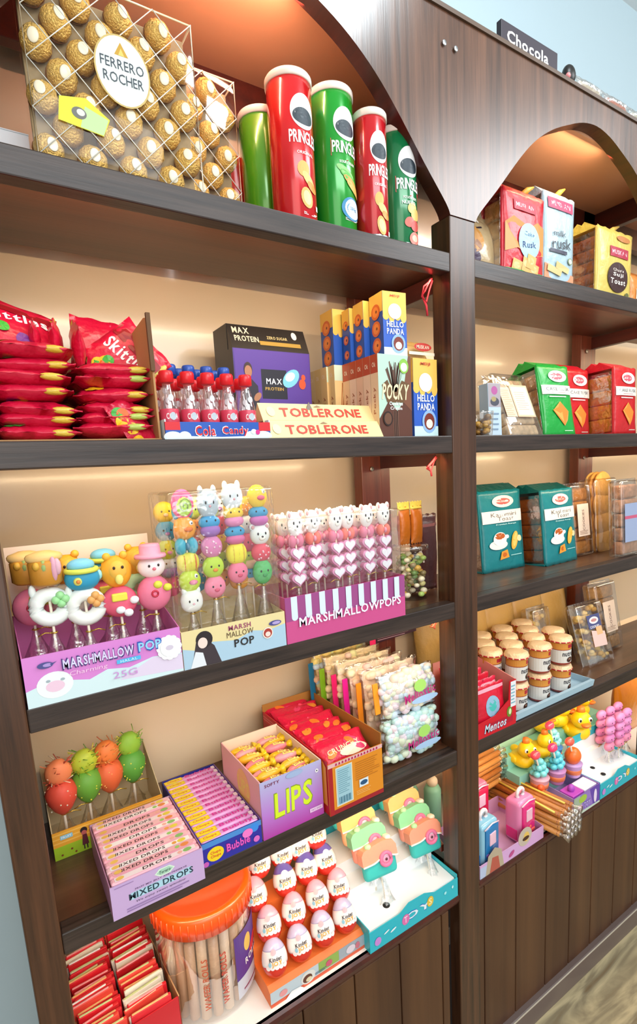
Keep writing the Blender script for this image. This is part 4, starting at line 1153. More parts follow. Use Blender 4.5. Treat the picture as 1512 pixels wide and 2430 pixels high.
# bubble gum stick box
t = thing('gum_box', 'navy blue bubble gum stick box between the lilac box and the lips box', 'sweet box', (0.2285, 0.0, Z4))
nb = M('2a2f94', .4); w_ = .111; d_ = .228; hf = .044
mb = MB(); mb.box(0, w_, 0, .0015, 0, hf, nb); mb.build('front_panel', t)
mb = MB(); mb.box(0, .0015, .0015, d_, 0, .046, nb); mb.box(w_ - .0015, w_, .0015, d_, 0, .046, M('7a5aa8', .4)); mb.box(0, w_, d_ - .0015, d_, 0, .046, nb); mb.box(.001, w_ - .001, .001, d_ - .001, 0, .0015, nb); mb.build('tray', t)
P = Print(); P.rect(0, 0, w_, hf, '2c2c9c'); P.rect(0, hf - .010, w_, hf, '4a8ad0'); P.ell(.098, .034, .008, .008, '3a8ae0', 14)
P.ell(.024, .018, .015, .013, 'f0d020', 20); P.text('Chupa', .024, .021, .018, 'd83a2a', .0065); P.text('Chups', .024, .014, .018, 'd83a2a', .0065)
P.text('Bubble', .066, .019, .046, '8a1a8a', .017); P.text('Bubble', .066, .019, .043, 'e85ac0', .014); P.ell(.084, .030, .010, .008, 'f078c8', 16); P.ell(.006, .006, .005, .005, 'c85ab8', 12); P.ell(.100, .012, .006, .006, 'd868c0', 12)
P.build('front_printing', t, on_front(0))
for i in range(13):
    rr = random.Random(i + 90); h_ = .043 + rr.uniform(0, .002)
    t2 = thing('gum_stick', 'pink and yellow bubble gum stick, %s from the front of the navy box' % ORD[i], 'gum stick', (0.2308, 0.0025 + i * .0172, Z4 + .0018), 0, 'bubble gum sticks')
    mb = MB(); mb.box(0, .106, 0, .0145, 0, h_, M('e6a0d8', .28, 0, .2, 60, .4), .004); mb.build('wrapper', t2)
    P = Print(); P.rect(.0, .001, .036, .0135, 'f0c820'); P.ell(.018, .0072, .017, .0075, 'f6dc30', 16); P.text('Chupa', .018, .0075, .024, 'e06a28', .007, 1); P.text('Bubbly', .070, .0072, .056, 'e02aa0', .0105, 1); P.rect(.098, .002, .105, .0125, 'f4e0f0')
    P.build('top_printing', t2, on_top(h_))

# lips box
t = thing('lip_candy_box', 'pink to violet open box reading LIPS full of yellow wrapped candies', 'sweet box', (0.3420, -0.001, Z4))
m_l = bpy.data.materials.new('violet_gradient_print'); m_l.use_nodes = True; nt = m_l.node_tree; b = nt.nodes['Principled BSDF']; b.inputs['Roughness'].default_value = .4
tc = nt.nodes.new('ShaderNodeTexCoord'); sp = nt.nodes.new('ShaderNodeSeparateXYZ'); rmp = nt.nodes.new('ShaderNodeValToRGB'); mr = nt.nodes.new('ShaderNodeMapRange'); mr.inputs[1].default_value = 0; mr.inputs[2].default_value = .112
nt.links.new(tc.outputs['Object'], sp.inputs[0]); nt.links.new(sp.outputs['Z'], mr.inputs[0]); nt.links.new(mr.outputs[0], rmp.inputs[0]); nt.links.new(rmp.outputs[0], b.inputs['Base Color'])
ee = rmp.color_ramp.elements; ee[0].color = hexc('b03aa0'); ee[1].color = hexc('b4b4dc'); q = ee.new(.4); q.color = hexc('b878cc')
w_ = .129; d_ = .181; h_ = .112
mb = MB(); mb.box(0, w_, 0, .0015, 0, h_, m_l); mb.build('front_panel', t)
mb = MB(); pk = M('f0b4b8', .5); inn = M('f0d8c0', .6); mb.box(0, .002, .0015, d_, 0, h_ + .002, pk); mb.box(w_ - .002, w_, .0015, d_, 0, h_, inn); mb.box(0, w_, d_ - .002, d_, 0, h_ + .002, inn); mb.box(.001, w_ - .001, .001, d_ - .001, 0, .0015, inn); mb.box(.002, w_ - .002, .002, d_ - .002, .001, .078, M('e8b840', .5, 0, .6, 60), 0); mb.build('tray', t)
P = Print(); P.text('LIPS', .066, .058, .082, '8aa01c', .052, 1, .02, .05); P.text('LIPS', .066, .058, .078, 'd6ec2c', .048, 1, .02, .05)
P.text('SOFTY', .024, .103, .030, '7a2a4a', .006); P.ell(.118, .094, .0035, .004, 'f4f4f4', 12); P.ell(.118, .094, .0015, .0015, '2a2a4a', 8); P.rect(.098, .014, .126, .022, 'e6c4e4'); P.text('NET 100G', .112, .018, .022, 'a87ab0', .003); P.ell(.07, .106, .018, .006, 'a0b4d8', 16)
P.build('front_printing', t, on_front(0)); P = Print(); P.ell(-.075, .07, .03, .034, 'f4c070', 24); P.text('LIPS', -.075, .07, .05, 'f0dc60', .03); P.build('side_printing', t, on_left_m(0))
for i in range(16):
    rr = random.Random(i + 300); row = i // 2; yy = 0.016 + row * .0205; xx = 0.342 + .036 + (i % 2) * .058
    t2 = thing('wrapped_candy', 'yellow wrapped lip candy, %s in the %s row of the violet box' % (['left', 'right'][i % 2], ORD[row]), 'candy', (xx, yy, Z4 + .093 + rr.uniform(-.004, .006)), rr.uniform(-.25, .3), 'wrapped lip candies')
    mb = MB(); c_ = ['f0808c', 'f4c020', 'f09aa0', 'f2b82c'][(i * 5 + row) % 4]; mb.ell((0, 0, 0), (.026, .0095, .0095), wrap(c_, 60, .5), 12, None, .08, 90); mb.build('sweet', t2)
    mb = MB(); yy_ = wrap('f4cc20', 90, .8)
    for s in (-1, 1): mb = MB(); mb.lathe([(.003, 0), (.0095, .011), (.0001, .010)], yy_, 10, T=TR(s * .022, 0, 0, ry=s * pi / 2)); mb.build('twisted_end', t2)
    P = Print(); P.rect(-.006, -.005, .018, .005, 'f6e27a', 4, 2); P.text('LIPS', .006, 0, .018, 'c0304a', .006); P.build('printing', t2, lambda u, v, e: (u, v, .0098 * sqrt(max(.05, 1 - (u / .026) ** 2 - (v / .0095) ** 2)) + .0006 + e))

# orange and red snack carton
t = thing('snack_carton', 'orange and red carton of red snack packs with blue nutrition panel', 'carton', (0.4745, -0.018, Z4), 0.0)
w_ = .130; d_ = .275; h_ = .108
mb = MB(); mb.box(0, w_, 0, .0015, 0, h_ - .002, M('dc8a20', .45)); mb.build('front_panel', t)
mb = MB(); rd = M('c81c24', .4); cd = M('a8702c', .7); mb.box(0, .002, .0015, d_, 0, h_ + .004, rd); mb.box(w_ - .002, w_, .0015, d_, 0, h_ + .02, cd); mb.box(0, w_, d_ - .002, d_, 0, h_ + .02, cd); mb.box(.001, w_ - .001, .001, d_ - .001, 0, .0015, cd); mb.build('tray', t)
P = Print(); P.rect(0, 0, w_, .009, '9c1c28'); P.rect(0, 0, .010, h_ - .002, 'a81c24'); P.rect(0, h_ - .010, w_, h_ - .002, 'e0b0b0')
for k in range(14): P.poly([(.016 + k * .0075, h_ - .009), (.021 + k * .0075, h_ - .0085), (.020 + k * .0075, h_ - .004), (.017 + k * .0075, h_ - .004)], 'b02050'); P.k -= 1
P.k += 1
P.rect(.016, .014, .055, .094, 'e6dcc0'); P.rect(.018, .016, .053, .092, '9cc4d0'); P.lines(.021, .050, .038, .088, 12, '6a98a8', .35)
for k in range(9): P.rect(.022 + k * .0032, .018, .022 + k * .0032 + .0012 + .0008 * (k % 2), .032, '24607a'); P.k -= 1
P.k += 1; P.lines(.062, .122, .050, .090, 9, 'b06a1c', .25); P.rect(.070, .034, .092, .050, 'd6e4ea'); P.ell(.081, .042, .009, .005, '24527a', 14); P.lines(.062, .10, .020, .030, 3, 'f0c070', .3)
P.build('front_printing', t, on_front(0)); P = Print()
P.rect(-d_ + .005, .02, -.02, .09, 'b0141e')
for k in range(5): P.rect(-d_ + .005, .094 + k * .003, -.01, .0955 + k * .003, 'f0a0a0' if k % 2 else 'e8202c')
P.poly([(-.03, .02), (-.005, .02), (-.005, .1), (-.018, .11)], 'e89020'); P.build('side_printing', t, on_left_m(0))
for i in range(7):
    rr = random.Random(i + 700)
    t2 = thing('snack_pack', 'red and orange snack pack lying in the orange carton, %s from the front' % ORD[i], 'snack pack', (0.474 + .064, 0.002 + i * .036, Z4 + .080), 0, 'red snack packs', (-0.95, rr.uniform(-.06, .06), rr.uniform(-.05, .05)))
    mb = MB(); f = mb.bag(.118, .062, .020, wrap('dc1840', 70, .9), 700 + i, None, .006); mb.build('wrapper', t2)
    P = Print()
    for k in range(5): P.ell(rr.uniform(-.045, .045), rr.uniform(.015, .05), .012, .007, rr.choice(['f07828', 'f08c30', 'e83a6a']), 10, rr.uniform(-1, 1))
    P.text('CRUNCHY', 0, .03, .08, 'f4d8b0', .011, 1, .05)
    if i == 0: P.ell(.02, .02, .034, .010, 'f4e8c8', 14)
    P.build('printing', t2, f)

# bags of mini marshmallows
PAST = ['f6e4d8', 'd6ecdc', 'f4d8e0', 'f8f0d0', 'd8e6f0', 'e6dcf0', 'fbf6ee']


def mallow_bag(loc, rz, w, h, th, label, pal, seed, edgec=None, logo=False, rot=None, n=110):
    t = thing('marshmallow_bag', label, 'marshmallow bag', loc, rz, 'clear bags of mini marshmallows', rot)
    rr = random.Random(seed)
    mb = MB(); mb.bag(w, h, th, clear((255, 252, 246), .10, 0, .9, 60, .12), seed); mb.build('clear_bag', t)
    mb = MB()
    for k in range(n):
        x = rr.uniform(-.44, .44) * w; z = rr.uniform(.06, .94) * h; e_ = (1 - (2 * x / w) ** 4) * sin(pi * z / h) ** .5
        y = rr.choice((-1, -1, 1)) * th * .30 * e_ * rr.uniform(.75, 1); s = .0105 * rr.uniform(.8, 1.2)
        mb.ell((x, y, z), (s, s * .75, s * .8), mm(rr.choice(pal)), 8, None, 0, 0, 0, .75, m=5)
    mb.bag(w * .9, h * .94, th * .55, M(pal[0], .6, 0, .3, 60, 0, .12, 60), seed + 1, TR(0, 0, h * .03))
    o = mb.build('marshmallows', t); o['kind'] = 'stuff'
    if edgec:
        mb = MB(); mb.box(-w / 2 - .010, -w / 2 + .004, -.0016, .0016, h * .18, h * .86, M(edgec, .35, 0, .3, 60), .001); mb.build('printed_edge_strip', t)
    if logo:
        P = Print(); P.text('Mellostic', .018, h * .42, w * .56, 'c02a7a', .019, 1, .10, .1); P.ell(.02, h * .6, .018, .014, 'a8dc6a', 14); P.ell(.03, h * .28, .04, .008, 'a8c8e8', 14)
        P.build('lettering', t, lambda u, v, e: (u, -th * .52 - e, v))
    return t


mallow_bag((0.740, 0.052, Z4 + .002), 0, .165, .105, .052, 'clear bag of pastel marshmallows with pink lettering, lower of the two at front', ['cfe8dc', 'd8e4f0', 'e4ecd0', 'f2dce4', 'bfe0dc'], 1, None, True, None, 190)
mallow_bag((0.742, 0.056, Z4 + .105), 0, .165, .100, .050, 'clear bag of pastel marshmallows with pink lettering, upper of the two at front', ['cfe0ec', 'f0dcd0', 'e4ecd0', 'f2dce4', 'f8ecd0'], 2, 'f09a20', True, (-.12, 0, 0), 170)
for i, (y, c, z, x) in enumerate(((0.094, 'f08c1c', .012, .735), (0.128, 'e01c90', .012, .722), (0.158, 'e0206a', .012, .712), (0.190, '78a81c', .016, .700), (0.222, '1c6a90', .020, .690))):
    mallow_bag((x, y + .01, Z4 + z), 0, .17, .195 + .004 * i, .030, 'clear marshmallow bag with %s edge strip behind the front bags' % ['orange', 'magenta', 'crimson', 'lime green', 'teal blue'][i], [['f8dcc0', 'f8e8d0', 'f6d8d0'], ['f8dcc0', 'f8ecc8', 'f4d0c8'], ['f8e0b8', 'f6d8c0', 'fbf0d8'], ['f6e0b0', 'e8e8b0', 'f8d8c8'], ['f6e08a', 'f8c8a0', 'e8ecb0', 'c8dcec']][i], 10 + i, c, False, (-.06, 0, 0), 90)
t = thing('chocolate_bar_box', 'dark plum slim box resting across the marshmallow bags by the post', 'box', (0.752, 0.200, Z4 + .222))
mb = MB(); mb.box(0, .15, 0, .045, 0, .016, M('40202e', .4), .001, TR(0, 0, 0, ry=-.03)); mb.build('carton', t)
mb = MB(); mb.box(-.004, .014, -.002, .0, .0, .012, M('e8286a', .4), .001); mb.build('pink_tab', t)
P = Print(); P.lines(.02, .13, .003, .013, 2, 'b0909c', .4); P.build('printing', t, on_front(-.001, 0, .002))
#==================================================================== COUNTER, LEFT BAY
# box of flat red wafer packets
t = thing('packet_box', 'low open cardboard box of red and white packets at the bottom left corner', 'box', (0.020, 0.052, Z5), 0.06)
mb = MB(); cb = M('c89a6a', .6); mb.box(.158, .160, 0, .215, 0, .100, cb); mb.box(0, .158, .213, .215, 0, .100, cb); mb.box(0, .160, 0, .002, 0, .098, M('c8202a', .5)); mb.box(0, .002, 0, .215, 0, .09, cb); mb.box(.002, .158, .002, .213, 0, .002, cb); mb.build('tray', t)
for c_ in range(2):
    for i in range(23):
        rr = random.Random(i * 3 + c_ * 77); h_ = .098 + rr.uniform(-.004, .010) + i * .0009
        col = rr.choice(['d8202a', 'c81c24', 'e03038', 'b01820', 'e8e0cc', 'd82c30', 'e84a3c'])
        t2 = thing('wafer_packet', 'thin red and white packet on edge in the %s column, %s from the front' % (['left', 'right'][c_], ORD[i] if i < 14 else '%dth' % (i + 1)),
                   'packet', (0.0225 + c_ * .0775 + rr.uniform(-.001, .001) - .005, 0.060 + i * .0086, Z5 + .003), 0, 'flat packets in the corner box', (rr.uniform(-.05, .02), rr.uniform(-.10, -.01), rr.uniform(-.01, .07)))
        mb = MB(); mb.box(.004, .074, 0, .0062, 0, h_, wrap(col, 60, .4), .0015); mb.build('wrapper', t2)
        mb = MB(); mb.box(.006, .060 + rr.uniform(0, .01), .0012, .0050, h_ - .003, h_ + .0012, M(rr.choice(['f2e8d0', 'e8c8a0', 'f4f0ea', 'e02a34', 'e8b878', 'f4a0a0', 'c8d090']), .4), .001); mb.build('sealed_edge', t2)

# big jar with wafer rolls and orange lid
t = thing('wafer_jar', 'wide clear plastic jar of wafer rolls with bright orange lid on the counter', 'jar', (0.262, 0.148, Z5))
mb = MB(); mb.lathe([(.086, 0), (.0945, .006), (.0945, .16), (.092, .185), (.088, .200)], clear((255, 240, 230), .10, .15, .4, 25), 40); mb.build('jar_body', t)
mb = MB()
for k in range(22):
    a = 2 * pi * k / 22; rr = random.Random(k); mb.tube([(.078 * cos(a), .078 * sin(a), .006), (.077 * cos(a + .03), .077 * sin(a + .03), .175 + rr.uniform(-.01, .01))], .0098, M(rr.choice(['e0c0a0', 'd8b090', 'e8d0b8', 'cfa888']), .35, 0, .5, 60), 8)
o = mb.build('wafer_rolls', t); o['kind'] = 'stuff'
mb = MB(); mb.cyl(0, 0, .01, .17, .062, M('c89a78', .6), 24); mb.build('inner_rolls', t)
mb = MB(); om = M('ff5410', .3, 0, .25, 20, .5)
mb.lathe([(.093, .188), (.0985, .190), (.0985, .226), (.095, .231), (.085, .232), (.083, .228), (0, .228)], om, 44)
for k in range(44):
    a = 2 * pi * k / 44; mb.tube([(.0988 * cos(a), .0988 * sin(a), .192), (.0988 * cos(a), .0988 * sin(a), .224)], .0016, om, 5)
mb.build('lid', t)
P = Print(); P.rect(-.045, .05, .045, .155, '5a3a8a', 14, 4); P.ell(-.008, .12, .012, .018, 'e8c060', 18, 0, 3); P.ell(.018, .10, .022, .012, 'd83a4a', 18, .4, 3); P.rect(-.045, .02, .045, .06, 'c8ccd6', 14, 2); P.rect(-.03, .03, .03, .034, '8a3a5a', 8, 1)
P.text('ROLLS', .005, .085, .05, 'f4ece4', .014); P.build('printed_label', t, on_cyl(.0952, 0, .75))
P = Print(); P.text('WAFER ROLLS', 0, 0, .11, 'c85a3a', .012, 1, pi / 2); P.build('side_lettering', t, on_cyl(.0948, .09, -.35))
P = Print(); P.text('WAFER ROLLS', 0, 0, .11, 'c84a3a', .012, 1, pi / 2); P.build('side_lettering', t, on_cyl(.0948, .09, .02))

# surprise eggs on stepped tray
t = thing('egg_display', 'orange and blue stepped display tray of surprise eggs on the white counter', 'display tray', (0.338, 0.020, Z5), 0.0)
mb = MB(); ob = M('ee7a34', .5); w_ = .236
mb.extx([(0, 0), (.17, 0), (.17, .118), (.112, .118), (.112, .078), (.068, .078), (.068, .040), (.012, .040), (0, .032)][::-1], 0, w_, ob); mb.build('stepped_tray', t)
P = Print(); P.rect(0, 0, w_, .034, 'c8d4da'); P.rect(0, 0, w_, .008, 'dc5a34'); P.rect(.11, .010, .16, .034, '9ab85a'); P.rect(.16, .008, w_, .034, 'a8b0b8')
P.ell(.085, .018, .017, .014, 'e8e4dc', 22); P.ell(.083, .016, .011, .009, '6a4030', 18); P.ell(.086, .013, .007, .005, 'e8d8b0', 14); P.ell(.028, .019, .009, .007, 'f0a0a0', 14); P.ell(.135, .02, .008, .007, 'd8607a', 12); P.ell(.19, .02, .012, .009, 'e8d8e0', 14); P.ell(.208, .019, .006, .008, 'd87a8a', 12)
P.poly([(.03, .0), (.075, .0), (.065, .010), (.045, .012)], 'f4f4f4'); P.lines(.1, .13, .012, .018, 2, '5a7a9a'); P.build('front_printing', t, on_front(0))


def make_egg(top):
    t = thing('surprise_egg', '', 'chocolate egg'); a, h = .0258, .0350
    def rad(z): return a * sqrt(max(0, 1 - ((z) / h) ** 2)) * (1 - .10 * z / h)
    red = M('dc3020', .25, 0, 0, 60, .5); white = M('f4ecea', .25, 0, 0, 60, .5); topm = M(top, .25, 0, 0, 60, .5)
    def seg(z0, z1, mat, nm, n=8):
        mb = MB(); mb.lathe([(max(rad(z0 + (z1 - z0) * k / n), 1e-6), z0 + (z1 - z0) * k / n) for k in range(n + 1)], mat, 24); mb.build(nm, t)
    seg(-h, -.009, red, 'red_base'); seg(-.009, .016, white, 'white_middle'); seg(.016, h, topm, 'crown')
    P = Print()
    for k in range(5): P.ell(-.018 + k * .009, -.010, .005, .0045, 'f4ecea', 10, 0, 1)
    P.text('Kinder', -.001, .004, .025, '2a2020', .0070, 1, .06); P.text('JOY', .001, -.0045, .021, 'e0a81c', .0095, 1, .06)
    P.ell(-.004, .015, .006, .005, 'e8b0b8', 10) if top != '6a60b0' else P.ell(0, .015, .009, .007, 'c8d0f0', 12)
    P.ell(-.013, -.004, .003, .004, '8fc4d8', 8)
    P.build('printing', t, lambda u, v, e: ((rad(v) + .0006 + e) * sin(u / a), -(rad(v) + .0006 + e) * cos(u / a), v))
    mb = MB(); mb.lathe([(.0240, -.004), (.0245, -.002), (.0235, .0)], clear((255, 255, 255), .25, 0), 20); mb.build('seam', t)
    return t


egg0 = {c_: make_egg(c_) for c_ in ('e6b0c4', 'c8c0e0', '6a60b0')}; fresh = set(egg0)
EG = [((0.367, 0.424, 0.481, 0.537), 0.052, Z5 + .0715, 'c8c0e0', 'bottom'), ((0.378, 0.437, 0.496, 0.551), 0.093, Z5 + .1095, 'e6b0c4', 'middle'), ((0.442, 0.497, 0.546), 0.137, Z5 + .150, '6a60b0', 'top')]
for xs, y, z, c_, nm in EG:
    for i, x in enumerate(xs):
        lab = 'surprise egg with %s crown, %s on the %s step' % ({'c8c0e0': 'lilac', 'e6b0c4': 'pink', '6a60b0': 'purple'}[c_], lft(i, len(xs)), nm)
        rt_ = (-0.50, R.uniform(-.08, .08), R.uniform(-.35, -.1))
        if c_ in fresh: fresh.discard(c_); o = egg0[c_]; o.location = (x, y, z); o.rotation_euler = rt_; o['label'] = lab; o['group'] = 'surprise eggs'
        else: dup(egg0[c_], (x, y, z), lab, rt_, 'surprise eggs')
for i, x in enumerate((0.372, 0.594)):
    dup(egg0[('e6b0c4', '6a60b0')[i]] , (x if i == 0 else .541, 0.139 if i == 0 else .165, Z5 + (.150 if i == 0 else .200)), ['surprise egg with pink crown at the far left of the top step', 'surprise egg with purple crown at the right end of the heap'][i], (-.4, 0, -.2), 'surprise eggs')
for i, x in enumerate((0.400, 0.455, 0.500)):
    dup(egg0['6a60b0'], (x, 0.172, Z5 + .192 - .004 * i), 'surprise egg with purple crown in the heap at the back, %s of three' % lft(i, 3), (-.3, 0, -.2), 'surprise eggs')

# turquoise toy pop display
def toy_display(x, y, w, d, label, txt):
    t = thing('toy_pop_display', label, 'display box', (x, y, Z5)); tq = M('2ab8c8', .35)
    mb = MB(); mb.prism([(0, 0), (w, 0), (w, .048), (w * .72, .048), (w * .60, .062), (w * .42, .064), (w * .32, .050), (0, .050)], 0, .002, tq); mb.build('front_panel', t)
    mb = MB(); mb.box(0, .002, .002, d, 0, .056, tq); mb.box(w - .002, w, .002, d, 0, .056, tq); mb.box(0, w, d - .002, d, 0, .15, tq); mb.box(.001, w - .001, .001, d - .001, 0, .001, tq); mb.build('tray', t)
    mb = MB(); wm = M('f0f2f2', .4)
    mb.extx([(.003, .036), (.010, .044), (.085, .048), (.088, .085), (.128, .088), (.131, .122), (d - .004, .124), (d - .004, .002), (.003, .002)][::-1], .003, w - .003, wm); mb.build('white_deck', t)
    P = Print(); P.text(txt, w * .52, .030, w * .30, '2468c0', .021); P.text(txt, w * .52, .030, w * .29, 'e8f2fa', .017); P.ell(w * .38, .028, .011, .013, 'e070b0', 14); P.text('T', w * .38, .028, .010, 'f8d0e8', .016); P.ell(w * .66, .034, .010, .013, 'e8c040', 14); P.text('S', w * .66, .034, .010, 'f8ecb0', .016)
    P.ell(w * .08, .020, .009, .010, 'c88ad8', 14); P.ell(w * .84, .03, .004, .004, 'a8f0f4', 8); P.ell(w * .93, .034, .003, .004, 'c8f4f8', 8); P.ell(w * .17, .030, .008, .002, 'e8f8fa', 10, .3); P.ell(w * .24, .025, .009, .0025, 'e8f8fa', 10, .3)
    P.build('front_printing', t, on_front(0))
    return t


def make_cam_pop(cb_, ct):
    t = thing('camera_pop', '', 'camera pop'); t.scale = (1.1, 1.1, 1.1)
    mb = MB(); mb.tube([(0, .010, -.065), (0, .010, 0)], .002, STICK, 6); mb.build('stick', t)
    mb = MB(); mb.box(-.040, .040, 0, .020, 0, .056, mm(cb_), .010, None, 3); mb.build('lower_body', t)
    mb = MB(); pts = []
    for k in range(21):
        u = -.042 + .084 * k / 20; pts.append((u, .034 + .010 * math.exp(-((u - .012) / .018) ** 2)))
    mb.prism([(u, z) for u, z in pts] + [(.042, .056), (.036, .066), (.026, .070), (.010, .072), (-.020, .068), (-.036, .064), (-.042, .056)], -.002, .024, mm(ct)); mb.build('upper_body', t)
    mb = MB(); mb.tube([(u, -.003, z) for u, z in pts], .0018, mm('f8f4ee'), 6)
    mb.build('white_piping', t)
    mb = MB(); mb.torus((.012, -.004, .036), .0125, .004, mm('e87aa4'), 'Y', 22, 8); mb.lathe([(.0085, 0), (.0085, .003), (.004, .0035), (0, .0035)], mm('f0a8c4'), 16, T=TR(.012, -.001, .036, rx=pi / 2)); mb.ell((.012, -.006, .036), (.003, .001, .003), M('5a2a3a', .4), 8); mb.build('lens', t)
    mb = MB(); mb.ell((-.022, .004, .068), (.0075, .007, .006), mm('b8e8b0'), 12); mb.build('shutter_button', t)
    mb = MB(); mb.box(.022, .036, .002, .020, .066, .076, mm('f4ead8'), .004); mb.build('flash', t)
    skirt(t, -.002, .014, .045, 5, False)
    return t


toy_display(0.5645, -0.001, 0.266, 0.235, 'turquoise display box reading TOYS with white deck at the right of the left counter', 'OY')
cp0 = {0: make_cam_pop('3fc4bc', 'f4a488'), 1: make_cam_pop('f09a84', '8fd8a4'), 2: make_cam_pop('f4b484', 'f6c07a')}; fr = {0, 1, 2}
for j in range(5):
    for i in range(2):
        v = (0 if j == 0 else (1, 2, 0, 1)[j - 1]); lab = 'camera shaped marshmallow pop in the %s column, %s' % (['left', 'right'][i], 'front one' if j == 0 else ORD[j] + ' behind the front one')
        loc = (0.655 + i * .143 - .004 * j, 0.060 + j * .034, Z5 + .050 + .046 + j * .026 - (i * .010)); rt_ = (-.30, 0, -.12)
        if v in fr: fr.discard(v); o = cp0[v]; o.location = loc; o.rotation_euler = rt_; o['label'] = lab; o['group'] = 'camera pops'
        else: dup(cp0[v], loc, lab, rt_, 'camera pops')
for i, (x, y) in enumerate(((0.644, 0.040), )):
    t = thing('stick_hole', 'empty black hole in the white deck of the TOYS display', 'hole', (x, y, Z5 + .0455)); mb = MB(); mb.lathe([(.0085, 0), (.0085, .0006), (0, .0006)], M('14100e', .8), 22); mb.build('hole_rim', t)
t = thing('wood_strip', 'reddish wooden strip leaning beside the TOYS display against the divider', 'strip', (0, 0, 0))
mb = MB(); mb.extx([(.235, .706), (.060, .650), (.060, .668), (.235, .756)][::-1], .838, .848, W_BACKP); mb.build('board', t)
for i, (x, y, h_) in enumerate(((0.885, 0.20, .14), (0.925, 0.15, .15))):
    t = thing('mint_tin', 'pale mint green container seen past the divider post, %s' % ['farther one', 'nearer one'][i], 'container', (x + .02, y + .05, Z5 + .001))
    mb = MB(); mb.lathe([(.022, 0), (.024, .003), (.024, h_ - .02), (.018, h_ - .008)], M('8fc8a8', .4), 22); mb.build('body', t); mb = MB(); mb.ell((0, 0, h_ + .004), (.016, .016, .016), M('efd8b8', .5), 14); mb.build('round_top', t)

#==================================================================== TOP SHELF, RIGHT BAY
def window_pack(loc, rz, w, h, d, col, label, seed, printer, cake='c88a2c', rows=4, top=None, tie=None, rot=None, name='rusk_pack', grp='rusk and cake packs', cat='rusk pack', sidecol=None):
    """gusseted packet: printed front, see-through side with baked pieces, crimped top"""
    t = thing(name, label, cat, loc, rz, grp, rot); m_ = wrap(col, 40, .7); k = .006; rr = random.Random(seed)
    mb = MB(); mb.box(-w / 2, w / 2, -.001, .006, .003, h, m_, .003); mb.box(-w / 2 + .001, w / 2 - .001, d - .005, d, .003, h, m_, .003); mb.box(-w / 2, w / 2, .002, d - .002, 0, .008, m_, .003)
    f = mb.bag(w * .99, h, .012, m_, seed, TR(0, -.001, 0), .006, .0008); mb.build('printed_wrapper', t)
    for c_ in range(1):
        for i in range(rows):
            pass
    mb = MB(); hh = (h - .03) / rows
    for i in range(rows):
        q = rr.uniform(-.001, .001); mb.box(-w / 2 + .004, w / 2 - .004, .008 + q, d - .006 + q, .010 + i * hh, .010 + (i + 1) * hh - .0015, M(cake, .65, 0, .9, 50, 0, .35, 60), .005)
    mb.build('baked_pieces', t)
    mb = MB(); mb.box(-w / 2 - .001, -w / 2 + .0015, .004, d - .003, .006, h - .012, clear((255, 245, 225), .10, .05, .8, 50, .12), .0006); mb.build('clear_side', t)
    mb = MB(); mb.extx([(-.001, h - .004), (d, h - .004), (d * .62, h + .022), (d * .5, h + .012), (d * .4, h + .020)][::-1], -w / 2 + .002, w / 2 - .002, wrap(top or col, 60, .9)); mb.build('folded_top', t)
    if tie:
        mb = MB(); tm = M(tie, .4, 0, .5, 60); mb.tube([(w * .2, d * .5, h + .012), (w * .30, d * .4, h + .026), (w * .44, d * .35, h + .036)], [.009, .007, .002], tm, 6); mb.build('twist_top', t)
    P = Print(); printer(P, w, h); P.build('front_printing', t, lambda u, v, e: f(u, v, e + .0013))
    return t


def pr_red(P, w, h):
    P.poly([(-w * .48, h * .30), (-w * .2, h * .36), (w * .1, h * .3), (w * .48, h * .34), (w * .48, h * .66), (w * .3, h * .70), (w * .1, h * .62), (-w * .3, h * .70), (-w * .48, h * .62)], 'ec8a3a')
    P.rect(-w * .28, h * .78, w * .26, h * .90, 'b81c3c', 6, 2); P.text('MUSKAN', -.002, h * .84, w * .44, 'f4b8c0', h * .05)
    P.ell(w * .08, h * .46, w * .27, h * .20, 'a8d4e8', 24, 0, 3); P.text('Cake', w * .08, h * .54, w * .26, '2a5a8a', h * .05); P.text('Rusk', w * .08, h * .42, w * .34, '1c3c74', h * .07, 1, .1)
    P.rect(-w * .46, 0.004, w * .46, h * .12, '48a850', 8, 2)
    for u, v, a in ((-.22, .16, .3), (.02, .2, -.3), (.2, .15, .5), (.12, .24, .1)): P.poly([(w * (u - .12), h * (v - .08)), (w * (u + .1), h * (v - .10)), (w * (u + .14), h * (v + .05)), (w * (u - .08), h * (v + .08))], 'e0b468'); P.ell(w * u, h * v, w * .08, h * .04, 'ecc888', 10)


def pr_milk(P, w, h):
    P.poly([(-w * .48, .0), (w * .48, 0), (w * .48, h * .2), (-w * .48, h * .28)], 'd89068'); P.rect(-w * .48, .004, w * .48, h * .06, 'e6d8e4', 6, 1)
    P.rect(-w * .40, h * .84, w * .40, h * .95, 'b02c5c', 6, 2); P.text('MUSKAN', 0, h * .895, w * .62, 'e8c8d4', h * .05)
    P.text('milk', -w * .05, h * .60, w * .4, '34404c', h * .06, 0, .05); P.text('rusk', w * .02, h * .50, w * .62, '2a323c', h * .11, 0, .08); P.rect(-w * .36, h * .395, w * .2, h * .43, '3a3c50', 4, 1)
    P.ell(w * .32, h * .34, w * .09, h * .035, '8a9a7a', 14); P.ell(w * .32, h * .34, w * .06, h * .024, 'd8e0d0', 12)
    for u, v in ((-.2, .22), (.05, .26)): P.poly([(w * (u - .22), h * (v - .02)), (w * (u + .2), h * (v - .06)), (w * (u + .24), h * (v + .0)), (w * (u - .2), h * (v + .05))], 'dcc080')
    P.rect(-w * .3, h * .08, w * .1, h * .12, 'c84a5c')


